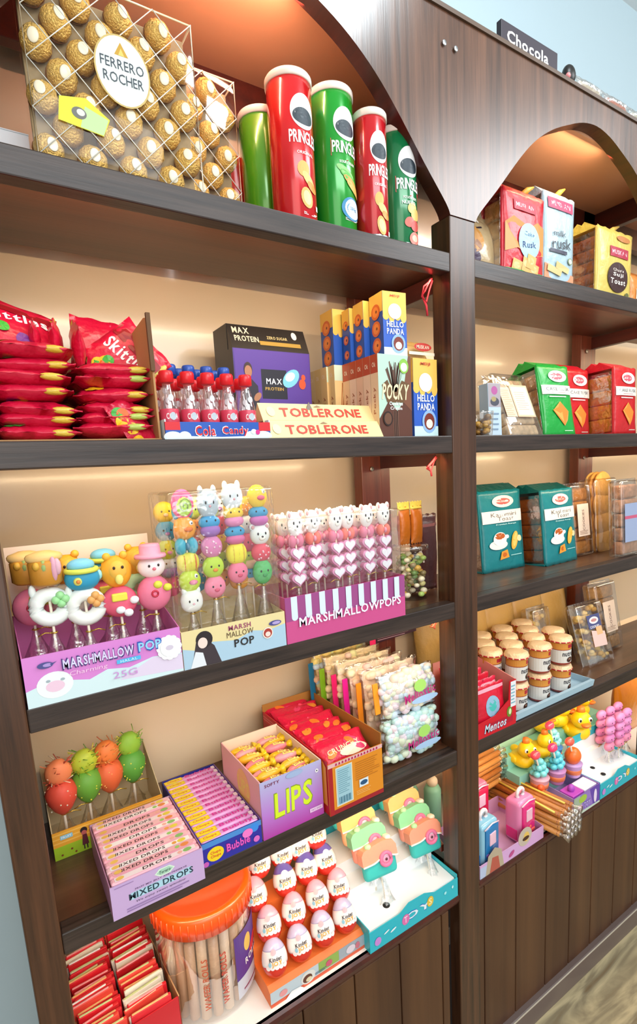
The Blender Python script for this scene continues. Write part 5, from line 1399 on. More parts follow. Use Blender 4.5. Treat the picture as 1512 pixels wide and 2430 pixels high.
def pr_suji(P, w, h):
    P.rect(-w * .2, h * .62, w * .34, h * .76, 'b02440', 6, 2); P.text('MUSKAN', w * .07, h * .69, w * .44, 'ecc0c8', h * .06); P.ell(w * .2, h * .90, w * .2, h * .045, 'c07a3c', 16, 0, 2)
    P.ell(w * .04, h * .34, w * .30, h * .21, '3c1c1c', 28, 0, 3); P.text('Classic', w * .04, h * .44, w * .32, 'f0e4d8', h * .04); P.text('Suji', w * .04, h * .37, w * .3, 'f6eee4', h * .065); P.text('Toast', w * .04, h * .28, w * .44, 'f6eee4', h * .075)
    P.ell(w * .34, h * .12, w * .06, h * .035, '6a6a3c', 12)


t = thing('snack_packet', 'tan cookie packet with dark printing leaning in the corner beside the centre post', 'packet', (0.995, 0.075, Z1), 0, None, (-.18, .12, 0))
mb = MB(); f = mb.bag(.135, .15, .04, M('b8a078', .3, 0, .6, 45, .3), 200); mb.build('wrapper', t)
P = Print(); P.ell(-.02, .075, .032, .030, 'c88a3c', 18, 0, 3); P.ell(-.018, .060, .022, .014, '9a6a4a', 16, 0, 2); P.ell(-.022, .036, .026, .015, '46344c', 18, 0, 2); P.poly([(-.01, .10), (.012, .108), (.016, .140), (-.002, .132)], '2c2434'); P.ell(.002, .125, .006, .006, 'e4dccc', 10); P.rect(-.05, .008, .05, .016, 'e0a090', 6, 1); P.build('printing', t, f)
window_pack((1.128, 0.050, Z1), 0, .150, .190, .06, 'cc2030', 'red cake rusk packet with blue oval on the top shelf of the right bay', 210, pr_red, 'd8a050', 4, 'e8503c', 'f0b040')
window_pack((1.280, 0.062, Z1), 0, .128, .222, .06, 'a9c4d0', 'tall pale blue milk rusk packet right of the red rusk packet', 211, pr_milk, 'd8a868', 5, 'c8d8dc', 'f0b848')
window_pack((1.388, 0.120, Z1), 0, .05, .11, .05, 'd8b080', 'small tan packet squeezed behind the yellow toast packet', 214, lambda P, w, h: P.lines(-w * .4, w * .4, .02, h * .8, 5, 'a85a3c'), 'c8803c', 3)
window_pack((1.505, 0.045, Z1), 0, .172, .178, .09, 'd8c060', 'yellow toast packet with dark oval and brown toast window on its side', 212, pr_suji, 'b0581c', 5, 'e0c858', 'e8c060')
window_pack((1.672, 0.060, Z1), 0, .12, .09, .06, 'e88a3c', 'low orange packet at the right end of the top shelf', 213, lambda P, w, h: P.rect(-w * .3, h * .3, w * .3, h * .6, 'f4e0c0', 4, 2), 'c8803c', 2)

#==================================================================== SECOND SHELF, RIGHT BAY
def pr_cake(band, main):
    def f(P, w, h):
        P.ell(w * .08, h * .84, w * .30, h * .085, 'f0ece4', 22, 0, 2); P.ell(w * .04, h * .84, w * .2, h * .05, 'd8586a', 16, 0, 2); P.text('MUSKAN', w * .04, h * .84, w * .3, 'f8e4e4', h * .03)
        P.rect(-w * .48, h * .58, w * .48, h * .71, 'ece2d8', 8, 2); P.text('CAKE RUSK', w * .02, h * .655, w * .76, '4a5a6a', h * .045, 0); P.lines(-w * .2, w * .3, h * .595, h * .615, 1, 'c8a0a0')
        P.lines(-w * .3, w * .3, h * .535, h * .56, 1, 'e8f0e8', .6)
        P.poly([(w * .02, h * .48), (w * .28, h * .34), (w * .22, h * .22), (w * .12, h * .14), (-w * .24, h * .36), (-w * .05, h * .40)], 'e88830'); P.poly([(w * .02, h * .48), (w * .10, h * .18), (-w * .22, h * .36)], 'f4a850')
        P.lines(w * .1, w * .4, h * .06, h * .08, 1, 'd8f0d8')
    return f


window_pack((1.320, 0.072, Z2), -.10, .128, .190, .085, '12a03c', 'bright green cake rusk packet on the second shelf of the right bay', 220, pr_cake('g', 'g'), 'c8801c', 4, '18a83c', None, (-.17, 0, -.05))
window_pack((1.475, 0.120, Z2), 0, .120, .190, .080, 'c81c24', 'red cake rusk packet half covered by the one in front of it', 221, pr_cake('r', 'r'), 'c8801c', 4, 'd01c30', None, (-.05, 0, 0))
window_pack((1.600, 0.050, Z2), 0, .120, .190, .105, 'c81c24', 'red cake rusk packet nearest the right edge with wide cake window', 222, pr_cake('r', 'r'), 'dc9420', 4, 'd01c30', None, (-.04, 0, 0))
window_pack((1.712, 0.120, Z2), 0, .05, .185, .080, 'c81c24', 'narrow red packet at the right end of the second shelf', 223, pr_cake('r', 'r'), 'dc9420', 4, 'd01c30')


def clear_tray(loc, rz, w, h, d, label, seed, cake, kind='rows', lab=None, rot=None, grp='clear plastic cookie boxes', name='cookie_box'):
    t = thing(name, label, 'cookie box', loc, rz, grp, rot); rr = random.Random(seed)
    mb = MB(); mb.box(-w / 2, w / 2, 0, d, 0, h, clear((255, 250, 240), .12, .05, .35, 30, .08), .010, None, 3); mb.build('clear_box', t)
    mb = MB(); mb.box(-w / 2 - .004, w / 2 + .004, d * .45, d * .45 + .0018, -.0, h + .004, clear((255, 255, 250), .25, 0, .3, 60, .1), .0008); mb.build('rim', t)
    mb = MB(); cm = M(cake, .6, 0, .9, 50, 0, .35, 70)
    if kind == 'rows':
        n = 5
        for i in range(n): mb.box(-w / 2 + .008, w / 2 - .008, .008, d - .008, .008 + i * (h - .02) / n, .008 + (i + 1) * (h - .02) / n - .002, cm, .006)
    elif kind == 'round':
        for i in range(4):
            for k in range(3): mb.lathe([(.004, -.005), (w * .36, -.004), (w * .38, 0), (w * .36, .004), (.004, .005)], M(['e0a850', 'd89a44', 'e8b860'][k], .65, 0, .9, 60), 20, T=TR(rr.uniform(-.004, .004), .014 + k * (d - .028) / 2, .034 + i * (h - .06) / 3, rx=pi / 2))
    else:
        for i in range(60):
            s = rr.uniform(.006, .010); mb.ell((rr.uniform(-w * .40, w * .40), rr.uniform(.012, d - .012), rr.uniform(.015, h - .015)), (s * 1.5, s, s), M(rr.choice(['d8b458', 'e0c070', 'c89a44', 'ecd08a']), .5), 7, m=5)
    o = mb.build('cookies', t)
    if kind not in ('rows', 'round'): o['kind'] = 'stuff'
    if lab:
        P = Print(); lab(P, w, h); P.build('paper_label', t, on_front(-.001))
    return t


def lab_white(P, w, h): P.rect(-w * .28, h * .28, w * .28, h * .72, 'f2dcc8', 1, 1); P.text('COOKIES', 0, h * .5, w * .6, '8a6a5c', w * .1, 1, pi / 2); P.lines(-w * .22, w * .22, h * .3, h * .36, 3, 'b09078')


def lab_peach(P, w, h):
    P.rect(-w * .12, h * .30, w * .40, h * .80, 'f0b898'); P.rect(-w * .08, h * .33, w * .36, h * .77, 'f6dcc8'); P.lines(-w * .04, w * .30, h * .40, h * .70, 9, 'd8a890', .3); P.rect(-w * .44, h * .30, -w * .14, h * .75, 'e0c4a8'); P.lines(-w * .42, -w * .16, h * .32, h * .72, 14, 'c09a78', .3)


def lab_oval(P, w, h):
    P.rect(-w * .22, h * .58, w * .26, h * .80, '4a5282'); P.ell(w * .02, h * .71, w * .17, h * .055, 'f0ece8', 18); P.ell(w * .02, h * .71, w * .11, h * .03, 'c8a0a0', 14); P.text('MUSKAN', w * .02, h * .71, w * .18, 'a83a4a'); P.text('COOKIES', 0, h * .61, w * .34, 'e8ecf4')
    P.poly([(-w * .18, h * .30), (w * .30, h * .28), (w * .32, h * .50), (-w * .16, h * .56)], 'ecc4bc'); P.rect(w * .02, h * .47, w * .24, h * .60, 'e8b484')


clear_tray((0.970, 0.120, Z2), 0, .09, .175, .06, 'clear box of yellow snack sticks in the corner behind the post on the second shelf', 230, 'd0a040', 'mix', None)
t = thing('snack_tub', 'small clear tub of sesame sweets at the foot of the yellow snack box', 'tub', (0.975, 0.050, Z2)); mb = MB(); mb.lathe([(.026, 0), (.030, .004), (.032, .05), (.033, .055)], clear((255, 240, 210), .12, .1), 22); mb.build('tub', t)
mb = MB(); sweets(mb, 40, .022, .006, .045, ['a87a2c', 'c89a3c', '8a6424'], .008, 8); o = mb.build('sweets', t); o['kind'] = 'stuff'
t = thing('card_strip', 'narrow pale blue printed card standing on the second shelf of the right bay', 'card', (1.045, 0.060, Z2), 0, None, (-.05, 0, -.1)); mb = MB(); mb.box(-.020, .020, 0, .030, 0, .125, M('b9cfe0', .5), .001); mb.build('card', t)
P = Print(); P.rect(-.019, .070, .019, .124, 'a8a0a8'); P.ell(0, .108, .010, .010, 'b05a9a', 14); P.ell(0, .082, .014, .010, '4a4c58', 14); P.ell(-.003, .088, .008, .006, 'a89a6a', 10); P.lines(-.014, .014, .012, .060, 4, '7a94ac', .3); P.build('printing', t, on_front(0))
clear_tray((1.170, 0.060, Z2), 0, .135, .178, .055, 'clear box of pale cookies with peach label leaning back beside the green packet', 231, 'd8b890', 'rows', lab_peach, (-.38, 0, 0))

#==================================================================== THIRD SHELF, RIGHT BAY
def pr_teal(P, w, h):
    P.ell(w * .04, h * .86, w * .26, h * .075, 'ece4d4', 24, 0, 2); P.ell(w * .04, h * .86, w * .17, h * .04, 'd85a50', 18, 0, 2); P.text('MUSKAN', w * .04, h * .86, w * .26, 'f4d8cc', h * .025)
    P.rect(-w * .48, h * .60, w * .48, h * .75, 'ece6dc', 8, 2); P.text('Kashmiri', w * .02, h * .70, w * .62, '6a5a50', h * .05, 0); P.text('Toast', w * .06, h * .645, w * .4, '6a5a50', h * .05, 0); P.text('Premium Range', w * .06, h * .575, w * .5, 'c8ece8', h * .02)
    P.ell(-w * .16, h * .33, w * .22, h * .06, 'dfe4e0', 20); P.ell(-w * .12, h * .40, w * .16, h * .085, 'f2efe6', 20); P.ell(-w * .12, h * .435, w * .12, h * .04, 'b85a1c', 18); P.ell(w * .05, h * .42, w * .05, h * .025, 'f2efe6', 10)
    P.ell(w * .24, h * .36, w * .08, h * .12, 'e8b040', 16, -.35); P.ell(w * .25, h * .37, w * .05, h * .09, 'f0c868', 14, -.35); P.ell(w * .36, h * .38, w * .06, h * .04, 'e8d8a0', 12)
    P.poly([(-w * .14, h * .14), (w * .08, h * .16), (w * .04, h * .26), (-w * .10, h * .24)], 'e89a34'); P.ell(-w * .03, h * .2, w * .05, h * .03, 'c8641c', 10); P.lines(w * .12, w * .42, h * .17, h * .19, 1, 'b0e0dc')


window_pack((1.190, 0.150, Z3), -.04, .168, .222, .085, '107a80', 'teal toast packet with teacup picture beside the centre post', 240, pr_teal, 'a85a1c', 5, '0c5a54', None, (-.10, 0, -.04))
window_pack((1.376, 0.098, Z3), .03, .158, .214, .110, '107a80', 'teal toast packet with teacup picture, right of the pair', 241, pr_teal, 'a85a1c', 5, '0c5a54', None, (-.10, 0, .03))
clear_tray((1.520, 0.112, Z3), 0, .105, .222, .055, 'clear box of brown cookies with white label next to the right teal packet', 242, 'c8843c', 'rows', lab_white, (-.10, 0, 0))
clear_tray((1.640, 0.108, Z3), 0, .125, .232, .060, 'clear box of large round golden cookies on the third shelf', 243, 'e0a850', 'round', None, (-.06, 0, 0))
clear_tray((1.600, 0.012, Z3), 0, .110, .226, .045, 'clear box with bluish label at the right edge of the third shelf', 244, 'c8906c', 'rows', lambda P, w, h: (P.rect(-w * .4, h * .2, w * .4, h * .7, '9aa8c8'), P.rect(-w * .4, h * .5, w * .4, h * .54, 'c85a7a')), (-.05, 0, 0))

#==================================================================== FOURTH SHELF, RIGHT BAY
t = thing('fruit_gum_box', 'red open box of fruit gum packs at the left end of the fourth shelf', 'display box', (0.908, 0.0, Z4)); rd = M('cc1428', .4); w_ = .138
mb = MB(); mb.prism([(0, .002), (w_, .002), (w_, .118), (w_ * .82, .118), (w_ * .80, .07), (w_ * .45, .045), (0, .040)], 0, .002, rd); mb.build('front_panel', t)
mb = MB(); mb.extx([(.002, .002), (.15, .002), (.15, .15), (.002, .118)][::-1], w_ - .002, w_, M('e8968a', .5)); mb.box(0, w_, .148, .15, .002, .15, M('e8968a', .5)); mb.box(.001, w_ - .001, .001, .148, 0, .002, rd); mb.build('tray', t)
P = Print(); P.rect(.04, .012, .125, .030, 'b01030'); P.text('Mentos', .062, .020, .080, '1c2a5a', .024, 1, 0, .2); P.text('Mentos', .062, .020, .078, 'c8dce8', .021, 1, 0, .2); P.ell(.112, .040, .010, .014, '6a8a2c', 12); P.ell(.114, .040, .005, .008, 'd8e8b0', 10)
P.build('front_printing', t, on_front(0)); P = Print(); P.rect(w_ * .84, .05, w_ * .985, .116, 'e8e8ec'); P.lines(w_ * .85, w_ * .97, .056, .108, 6, '7ab0c0', .4); P.build('nutrition_panel', t, on_front(-.0006))
for i in range(6):
    t2 = thing('gum_pack', 'red fruit gum pack standing in the red open box, %s from the front' % ORD[i], 'gum pack', (0.908 + .060, 0.010 + i * .022, Z4 + .004), 0, 'fruit gum packs', (-.10, 0, 0))
    mb = MB(); f = mb.bag(.105, .115 + .004 * i, .018, wrap('d01430' if i % 2 == 0 else 'e02848', 60), 250 + i); mb.build('wrapper', t2); P = Print(); P.ell(.0, .062, .026, .026, '8fb4cc', 18, 0, 2); P.ell(0, .064, .014, .014, '48b8b0', 14); P.rect(-.05, .10, .05, .108, 'f0a0b0', 6, 1); P.build('printing', t2, f)

t = thing('jar_tray', 'pale blue cardboard tray under the stacked spread jars', 'tray', (1.050, 0.008, Z4)); tm = M('a9c8d8', .45)
mb = MB(); mb.box(0, .345, 0, .235, 0, .003, tm); mb.extx([(-.004, .003), (0, 0), (.002, .0), (.002, .022), (-.008, .022)][::-1], 0, .345, tm); mb.box(.343, .345, 0, .235, 0, .022, tm); mb.box(0, .345, .233, .235, 0, .022, tm); mb.build('tray', t)


def make_jar():
    t = thing('spread_jar', '', 'spread jar'); Rj = .0275
    mb = MB(); mb.lathe([(.022, 0), (Rj, .003), (Rj, .064), (.0262, .070)], M('a8382c', .3, 0, 0, 60, .4), 26); mb.build('jar', t)
    P = Print()
    for k in range(6): P.rect(Rj * (-pi + k * pi / 3), .008, Rj * (-pi + (k + 1) * pi / 3), .044, 'e0dcd4', 4, 1); P.k -= 1
    P.k += 1; P.rect(-.055, .046, .055, .064, 'd8923c', 20, 1); P.rect(.004, .050, .03, .060, 'b02030', 6, 1)
    P.text('nutro', .006, .033, .034, '2c2c3a', .012); P.ell(.010, .017, .0095, .0075, '3a1c14', 16, .3, 1); P.ell(.009, .019, .004, .003, '8a6450', 10); P.build('label', t, on_cyl(Rj))
    mb = MB(); r = random.Random(5); n = 26; vs = [(0, 0, .0795)]; fs = []
    for j, (q, z) in enumerate(((.018, .0795), (.0285, .0775), (.0315, .068))):
        for k in range(n): a = 2 * pi * k / n; vs.append((q * cos(a) * (1.05 if (j == 2 and k % 2) else 1), q * sin(a) * (1.05 if (j == 2 and k % 2) else 1), z - (.002 if (j == 2 and k % 2) else 0)))
    for k in range(n): fs.append((0, 1 + k, 1 + (k + 1) % n))
    for j in range(2):
        for k in range(n): fs.append((1 + j * n + k, 1 + (j + 1) * n + k, 1 + (j + 1) * n + (k + 1) % n, 1 + j * n + (k + 1) % n))
    mb.add(vs, fs, M('e8c89c', .35, .1, .9, 90), True); mb.build('foil_lid', t)
    mb = MB(); mb.lathe([(.0318, .0655), (.0325, .067), (.0318, .069)], M('c02030', .35), 26); mb.build('lid_rim', t)
    return t


j0 = make_jar(); firstj = True
for row in range(4):
    xs = (1.108, 1.205, 1.300) if row % 2 == 0 else (1.060, 1.157, 1.253, 1.345)
    if row == 1: xs = xs[1:] if False else xs
    for i, x in enumerate(xs):
        if row == 1 and i == 0: pass
        for lv in range(2):
            y = .047 + row * .054
            loc = (x + (.012 if row % 2 and i == 0 else 0), y, Z4 + .0035 + lv * .0805)
            lab = 'chocolate spread jar, %s in the %s row, %s layer' % (lft(i, len(xs)), ['front', 'second', 'third', 'back'][row], ['lower', 'upper'][lv])
            if firstj: j0.location = loc; j0['label'] = lab; j0['group'] = 'chocolate spread jars'; j0.rotation_euler = (0, 0, -.25); firstj = False
            else: dup(j0, loc, lab, (0, 0, -.25 + R.uniform(-.2, .2)), 'chocolate spread jars')
clear_tray((1.575, 0.075, Z4), -.05, .135, .200, .050, 'clear box of yellow twisted cookies with blue label leaning on the fourth shelf', 260, 'd8b458', 'mix', lab_oval, (-.30, 0, -.05))
clear_tray((1.722, 0.120, Z4), 0, .125, .235, .050, 'clear box of tan cookies with cream label behind the yellow cookie box', 261, 'b88a54', 'rows', lab_white, (-.18, 0, 0))
clear_tray((1.420, 0.165, Z4), 0, .085, .195, .050, 'clear box of pale cookies between the jars and the yellow cookie box', 262, 'c8a058', 'mix', None, (-.15, 0, 0))
for i, (x, z, rz_) in enumerate(((1.02, .165, .1), (1.16, .165, -.1), (1.30, .165, .05), (1.44, .165, -.05), (1.58, .165, .04))):
    t = thing('snack_bag', 'golden tan snack bag lying across the back of the jars, %s of five' % lft(i, 5), 'snack bag', (x + .02, .262, Z4 + .0), 0, 'golden snack bags', (-.12, 0, rz_)); mb = MB(); mb.bag(.15, .235, .05, M('c8a058', .3, 0, .8, 50, .3), 270 + i); t.scale = (1.05, 1, 1.12); mb.build('wrapper', t)

#==================================================================== COUNTER, RIGHT BAY
t = tray_box(0.910, 1.165, 0.0, 0.15, Z5, .036, .05, 'd8b0d8', 'd8a8d0', 'lilac pink tray of mini suitcase tins at the left end of the right counter', None, 0, 'suitcase_tray', 'tray')
P = Print(); P.rect(0, 0, .255, .036, 'd8a8d8'); P.rect(0, 0, .06, .030, 'b8c4e0'); P.poly([(.02, .0), (.09, .0), (.08, .05), (.055, .065), (.030, .05)], 'b8a890'); P.poly([(.035, 0), (.075, 0), (.068, .036), (.045, .040)], 'b85a4a'); P.ell(.175, .040, .028, .026, 'c8b8a8', 20); P.ell(.18, .038, .012, .014, 'e8c060', 14); P.ell(.178, .034, .014, .006, '4a2a1c', 12); P.ell(.12, .016, .012, .006, 'c04a8a', 12, .5)
P.build('front_printing', t, on_front(0))


def suitcase(loc, c1, c2, label, rz=0, cnt='e85a4a'):
    t = thing('mini_suitcase', label, 'toy suitcase', loc, rz, 'mini suitcase tins'); sh = M(c1, .22, 0, 0, 60, .6)
    mb = MB(); mb.box(-.036, .036, 0, .050, 0, .122, sh, .012, None, 3); mb.build('shell', t)
    mb = MB(); mb.box(-.026, .030, -.004, .004, .008, .112, M(c2, .12, 0, 0, 60, .8), .006, None, 3); mb.build('clear_front', t)
    mb = MB(); r = random.Random(3)
    for k in range(10): mb.ell((r.uniform(-.02, .024), -.003, r.uniform(.014, .045)), (.006, .003, .005), M(cnt, .4), 7, m=5)
    o = mb.build('sweets', t); o['kind'] = 'stuff'
    mb = MB(); mb.torus((.0, .024, .130), .014, .0048, M('f4e8ea', .35), 'Y', 20, 8); mb.build('ring_handle', t)
    mb = MB(); mb.box(-.0372, -.034, .008, .042, .012, .042, M(c2, .2), .002); mb.build('side_plate', t); mb = MB(); mb.box(-.012, .014, -.0062, -.003, .062, .096, M('f8c8dc', .1, 0, 0, 60, .9), .002); mb.build('latch_plate', t)
    mb = MB(); mb.tube([(-.030, -.002, .113), (0, -.004, .121), (.030, -.002, .113)], .0018, M('fae0ec', .3), 6); mb.build('top_seam', t)
    return t


suitcase((0.968, 0.014, Z5 + .003), '8fc8e0', '1c7ab8', 'small blue toy suitcase at the left end of the lilac tray', .1, '8a5ac0')
suitcase((1.118, 0.016, Z5 + .003), 'f08ab8', 'e82a80', 'small pink toy suitcase with white ring handle at the front right of the tray', .05)
suitcase((1.020, 0.092, Z5 + .045), 'f0789a', 'dc1c4c', 'small hot pink toy suitcase behind the blue one', .05)

# bundle of long wafer biscuits in crinkled film
for bi, (loc, rot, n, nz, L, label) in enumerate((((1.190, -0.055, Z5 + .012), (0.0, 0, 0.12), 4, 4, .24, 'film wrapped bundle of long wafer sticks jutting over the counter edge'), ((1.205, 0.165, Z5 + .075), (0, 0, 1.62), 2, 6, .21, 'film wrapped bundle of wafer sticks lying crosswise behind the suitcases'))):
    t = thing('wafer_bundle', label, 'wafer bundle', loc, 0, None, rot)
    for j in range(nz):
        for i in range(n):
            rr = random.Random(i + 9 * j + 40 * bi); x = i * .021 + (j % 2) * .004; z = j * .0175 + .009
            mb = MB(); c_ = rr.choice(['c8803c', 'd8924a', 'b86c2c']); mb.tube([(x, .02, z), (x + rr.uniform(-.002, .002), L, z)], .0083, M(c_, .45, 0, .6, 80), 8)
            mb.build('wafer_stick', t)
    mb = MB()
    for j in range(nz):
        for i in range(n):
            rr = random.Random(i + 9 * j + 44 * bi); x = i * .021 + (j % 2) * .004; z = j * .0175 + .009
            mb.lathe([(.0085, .026), (.006, .018), (.004, .012), (.0105 * rr.uniform(.8, 1.2), -.006)], clear((255, 255, 255), .30, 0, 1.0, 90, .15), 9, T=TR(x, 0, z, rx=-pi / 2))
            for k in range(3): mb.ell((x + rr.uniform(-.007, .007), rr.uniform(-.004, .016), z + rr.uniform(-.007, .007)), (.002, .002, .002), M('e8dcc4', .2, .3), 5, m=4)
    mb.build('crinkled_film_end', t)
    P = Print()
    for j in range(nz): P.poly([(-.012, .08), (.0, .08), (.0, .2), (-.012, .2)], 'e8c83c')
    if bi == 0:
        mb = MB(); mb.tube([(-.012 + .0, .03, nz * .0175 + .004), (.012, L, nz * .0175 + .004)], .003, M('f0d860', .3), 6); mb.tube([(.045, .03, nz * .0175 + .004), (.05, L, nz * .0175 + .004)], .003, M('e8c850', .3), 6); mb.build('yellow_edge', t)

# purple toy cup box
t = tray_box(1.300, 1.432, -0.004, 0.13, Z5, .060, .062, '8a6ac0', 'b89ad8', 'purple printed box holding toy cups beside the wafer bundle', None, 0, 'toy_cup_box')
P = Print(); P.rect(0, 0, .132, .060, '9a7ac8'); P.poly([(0, 0), (.05, 0), (.03, .06), (0, .06)], 'a8b8a0'); P.poly([(.10, .0), (.132, 0), (.132, .06), (.08, .06)], '6a4ab0'); P.ell(.045, .045, .02, .012, 'a8c84a', 14); P.ell(.03, .02, .014, .010, 'd8a0b8', 14); P.text('TOY', .066, .022, .034, '3a2a8a', .020); P.text('TOY', .066, .022, .032, 'c8b8f0', .017); P.ell(.108, .030, .008, .022, 'f0e0f8', 14); P.poly([(.0, .0), (.132, .0), (.132, .006), (.0, .010)], 'c8d8c8')
P.build('front_printing', t, on_front(0))
mb = MB(); mb.box(.006, .060, .006, .05, .052, .062, M('c050c0', .4), .002); mb.box(.064, .126, .006, .05, .050, .060, M('f2e8f4', .4), .002); mb.ell((.03, .028, .070), (.012, .010, .012), M('b04ac0', .4), 10); mb.build('inner_cards', t)


def toy_cup(loc, topc, cupc, label, stick='f4e8d8', seed=0, lol='ee4a5a', swirl=True, yaw=0):
    t = thing('toy_cup', label, 'toy cup', loc, yaw, 'toy cups with candy tops'); t.scale = (1.3, 1.3, 1.2)
    mb = MB(); mb.lathe([(.014, 0), (.017, .004), (.021, .034), (.022, .036)], M(cupc, .35), 18); mb.lathe([(.0165, .010), (.0195, .012), (.0205, .022), (.0195, .024)], M('e07a4a', .4), 18); mb.build('cup', t)
    mb = MB(); r = random.Random(seed)
    if swirl:
        for k in range(16): a = k * 1.1; q = .015 * (1 - k / 20); mb.ell((q * cos(a), q * sin(a), .040 + k * .0026), (.009, .009, .008), M(topc, .25, 0, .4, 90, .5), 8, m=6)
    else: mb.ell((0, 0, .055), (.020, .018, .022), M(topc, .3), 14)
    mb.build('candy_top', t)
    s = r.choice((-1, 1)); mb = MB(); mb.tube([(0, 0, .05), (s * .022, -.006, .098)], .0022, M(stick, .5), 6); mb.build('lollipop_stick', t)
    mb = MB(); mb.ell((s * .026, -.007, .106), (.013, .010, .011), M(lol, .2, 0, 0, 60, .7), 12); mb.build('lollipop', t)
    return t


toy_cup((1.262, 0.082, Z5 + .062), '7ad8dc', 'e8b0c0', 'toy cup with aqua swirl candy top, leftmost in the purple box area', seed=1)
toy_cup((1.325, 0.070, Z5 + .068), '5ccade', 'c88ac0', 'toy cup with aqua swirl candy top, middle of the group', seed=2, lol='f03a70')
toy_cup((1.400, 0.064, Z5 + .064), 'f0702c', 'c8a0d8', 'toy cup with orange candy top near the turquoise box', seed=3, lol='e85a4a', swirl=False)
toy_cup((1.398, 0.130, Z5 + .090), '8fe0e8', '4a8ad0', 'toy cup with pale aqua swirl behind the orange one', seed=4, lol='f04a6a')
for i, (x, y, z, cc) in enumerate(((1.262, .05, .028, 'f06a2c'), (1.245, .085, .060, 'e8602c'))):
    t = thing('candy_charm', 'small %s plastic charm between the wafer bundle and the toy cups' % ['yellow and green', 'orange'][i], 'charm', (x, y - .02, Z5 + z + .012)); mb = MB(); mb.ell((0, 0, .012), (.012, .010, .012), M(['f0d020', cc][i], .3), 12); mb.build('head', t); mb = MB(); mb.ell((.004, 0, -.004), (.009, .008, .010), M(['4aa83c', 'd84a1c'][i], .3), 10); mb.build('body', t)
# base blocks that carry the cups and ducks
t = thing('mint_box', 'pale mint green box standing at the back of the right counter', 'box', (1.20, 0.210, Z5)); mb = MB(); mb.box(0, .34, 0, .09, 0, .235, M('b0d8c0', .5), .002); mb.build('carton', t)
P = Print(); P.ell(.10, .18, .010, .008, '3a8a6a', 12); P.ell(.22, .20, .006, .006, '2a6a5a', 10); P.lines(.05, .3, .205, .225, 2, 'd8f0e0'); P.build('printing', t, on_front(0))


def duck(loc, label, yaw=0, s=1.0, hat='f07a2c'):
    t = thing('rubber_duck', label, 'toy duck', loc, yaw, 'yellow toy ducks'); s *= 1.22; t.scale = (s, s, s); ym = M('f4cc14', .4)
    mb = MB(); mb.ell((0, .006, .022), (.028, .034, .022), ym, 16); mb.ell((0, .036, .034), (.012, .014, .010), ym, 10)
    for q in (-1, 1): mb.ell((q * .026, .010, .026), (.008, .018, .012), ym, 10)
    mb.build('body', t); mb = MB(); mb.ell((0, -.012, .056), (.022, .021, .021), ym, 16); mb.build('head', t)
    mb = MB(); mb.ell((0, -.034, .052), (.011, .010, .0045), M(hat, .4), 12); mb.ell((0, -.032, .048), (.009, .008, .003), M('e05a1c', .4), 10); mb.build('bill', t)
    for q in (-1, 1):
        mb = MB(); mb.ell((q * .012, -.029, .062), (.005, .003, .006), M('f8f8f8', .3), 10); mb.ell((q * .012, -.032, .062), (.0026, .0015, .0035), M('1c1410', .3), 8); mb.build('eye', t)
    mb = MB(); mb.lathe([(.010, 0), (.008, .012), (0, .014)], M(hat, .4), 14, T=TR(0, -.010, .074)); mb.build('cap', t)
    return t


t = thing('duck_stand', 'mint cardboard stand under the yellow toy ducks', 'stand', (1.21, 0.112, Z5)); mb = MB(); mb.extx([(0, 0), (.09, 0), (.09, .145), (.045, .145), (.045, .108), (0, .108)][::-1], 0, .50, M('8fd0c0', .5)); mb.build('steps', t)
duck((1.262, 0.138, Z5 + .109), 'yellow toy duck at the left end of the duck group', -.3, .95)
duck((1.350, 0.140, Z5 + .109), 'yellow toy duck behind the aqua toy cups', .2, .9)
duck((1.430, 0.185, Z5 + .146), 'yellow toy duck at the back beside the mint box', -.4, 1.0)
duck((1.535, 0.132, Z5 + .109), 'large yellow toy duck with orange bill facing the shop', -.5, 1.15)
duck((1.500, 0.182, Z5 + .146), 'yellow toy duck tucked behind the large one', .5, 1.0)
duck((1.625, 0.182, Z5 + .146), 'yellow toy duck beside the pink marshmallow skewers', .2, .95)

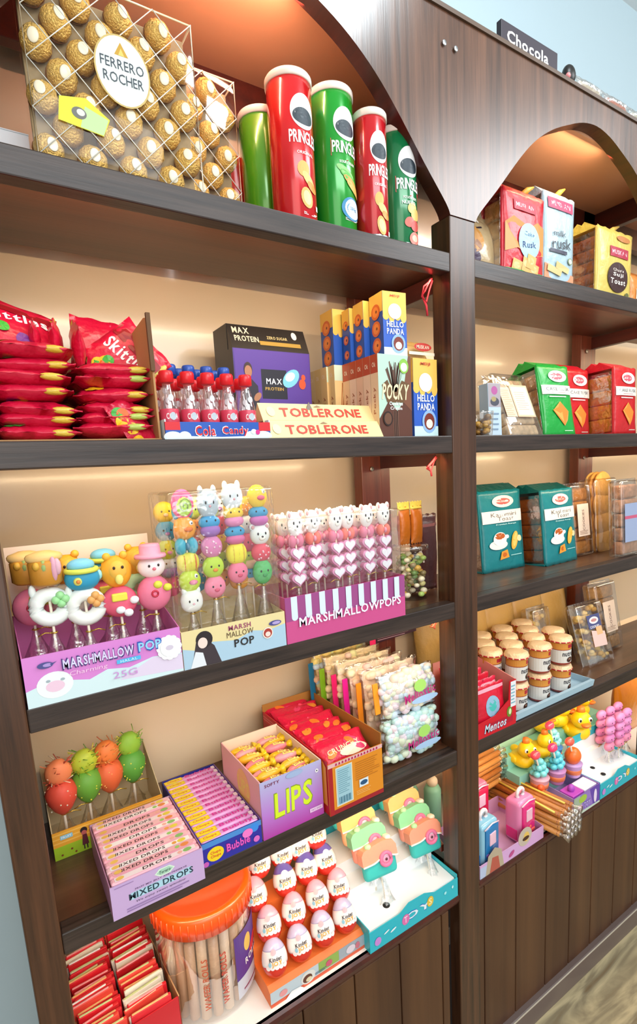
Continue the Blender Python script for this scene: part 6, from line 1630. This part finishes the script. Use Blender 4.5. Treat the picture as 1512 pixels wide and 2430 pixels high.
toy_display(1.440, -0.002, 0.235, 0.110, 'turquoise display box with two black holes at the right end of the right counter', 'OY')
for i, (x, y) in enumerate(((1.505, 0.055), (1.498, 0.016))):
    t = thing('stick_hole', 'empty black stick hole in the right turquoise display, %s one' % ['rear', 'front'][i], 'hole', (x + .006, y + .010, Z5 + .0475)); mb = MB(); mb.lathe([(.0075, 0), (.0075, .0006), (0, .0006)], M('14100e', .8), 20); mb.build('hole_rim', t)
for i, (x, y) in enumerate(((1.578, 0.050), (1.628, 0.045), (1.678, 0.050), (1.600, 0.092), (1.650, 0.090), (1.700, 0.092))):
    skewer((x, y, Z5 + .045), [('ball', 'e890c8', 'd870a8', .030), ('ball', 'ec98cc', 'e080b8', .030), ('ball', 'e488c0', 'd870b0', .030), ('ball', 'ee90b0', 'e07aa0', .030)], 'pink marshmallow skewer in the right turquoise display, %s in the %s row' % (lft(i % 3, 3), ['front', 'back'][i // 3]), .046, 'pink marshmallow skewers', .045, 0, .004, True, 300 + i)
t = thing('orange_packet', 'large orange film packet at the back right of the counter', 'packet', (1.90, 0.16, Z5)); mb = MB(); mb.bag(.2, .25, .06, M('d88420', .3, 0, .8, 40, .4), 310); mb.build('wrapper', t)

#==================================================================== ON TOP OF THE UNIT
t = thing('wall_sign', 'dark sign board with white lettering lying on top of the shelving', 'sign', (0.985, -0.004, 2.4285), 0)
mb = MB(); mb.box(0, .185, 0, .012, 0, .036, M('2c2430', .5), .001); mb.build('board', t); P = Print(); P.text('Chocola', .085, .013, .135, 'e8e4e0', .022); P.build('lettering', t, on_front(0))
t = thing('toy_vehicle', 'small black toy on top of the shelving right of the sign', 'toy', (1.235, 0.0, 2.4285)); mb = MB(); mb.ell((0, .012, .022), (.018, .014, .022), M('16120f', .4), 14); mb.build('body', t); mb = MB(); mb.ell((-.014, .004, .014), (.006, .006, .006), M('e89090', .4), 8); mb.build('knob', t)
for i in range(3):
    t = thing('film_packet', 'crumpled clear film packet on top of the shelving, %s of three' % lft(i, 3), 'packet', (1.32 + i * .115, 0.008, 2.4335), 0, 'film packets on top', (-0.3, 0, 0)); t.scale = (1, 1, .75); mb = MB(); mb.bag(.11, .05, .02, clear((250, 250, 240), .3, .1, 1.0, 60, .2), 320 + i); mb.build('film', t); mb = MB(); mb.box(-.04, .04, -.003, .004, .012, .032, M(['d8c8b0', 'd0785c', 'd8d0b8'][i], .5), .002); mb.build('content', t)
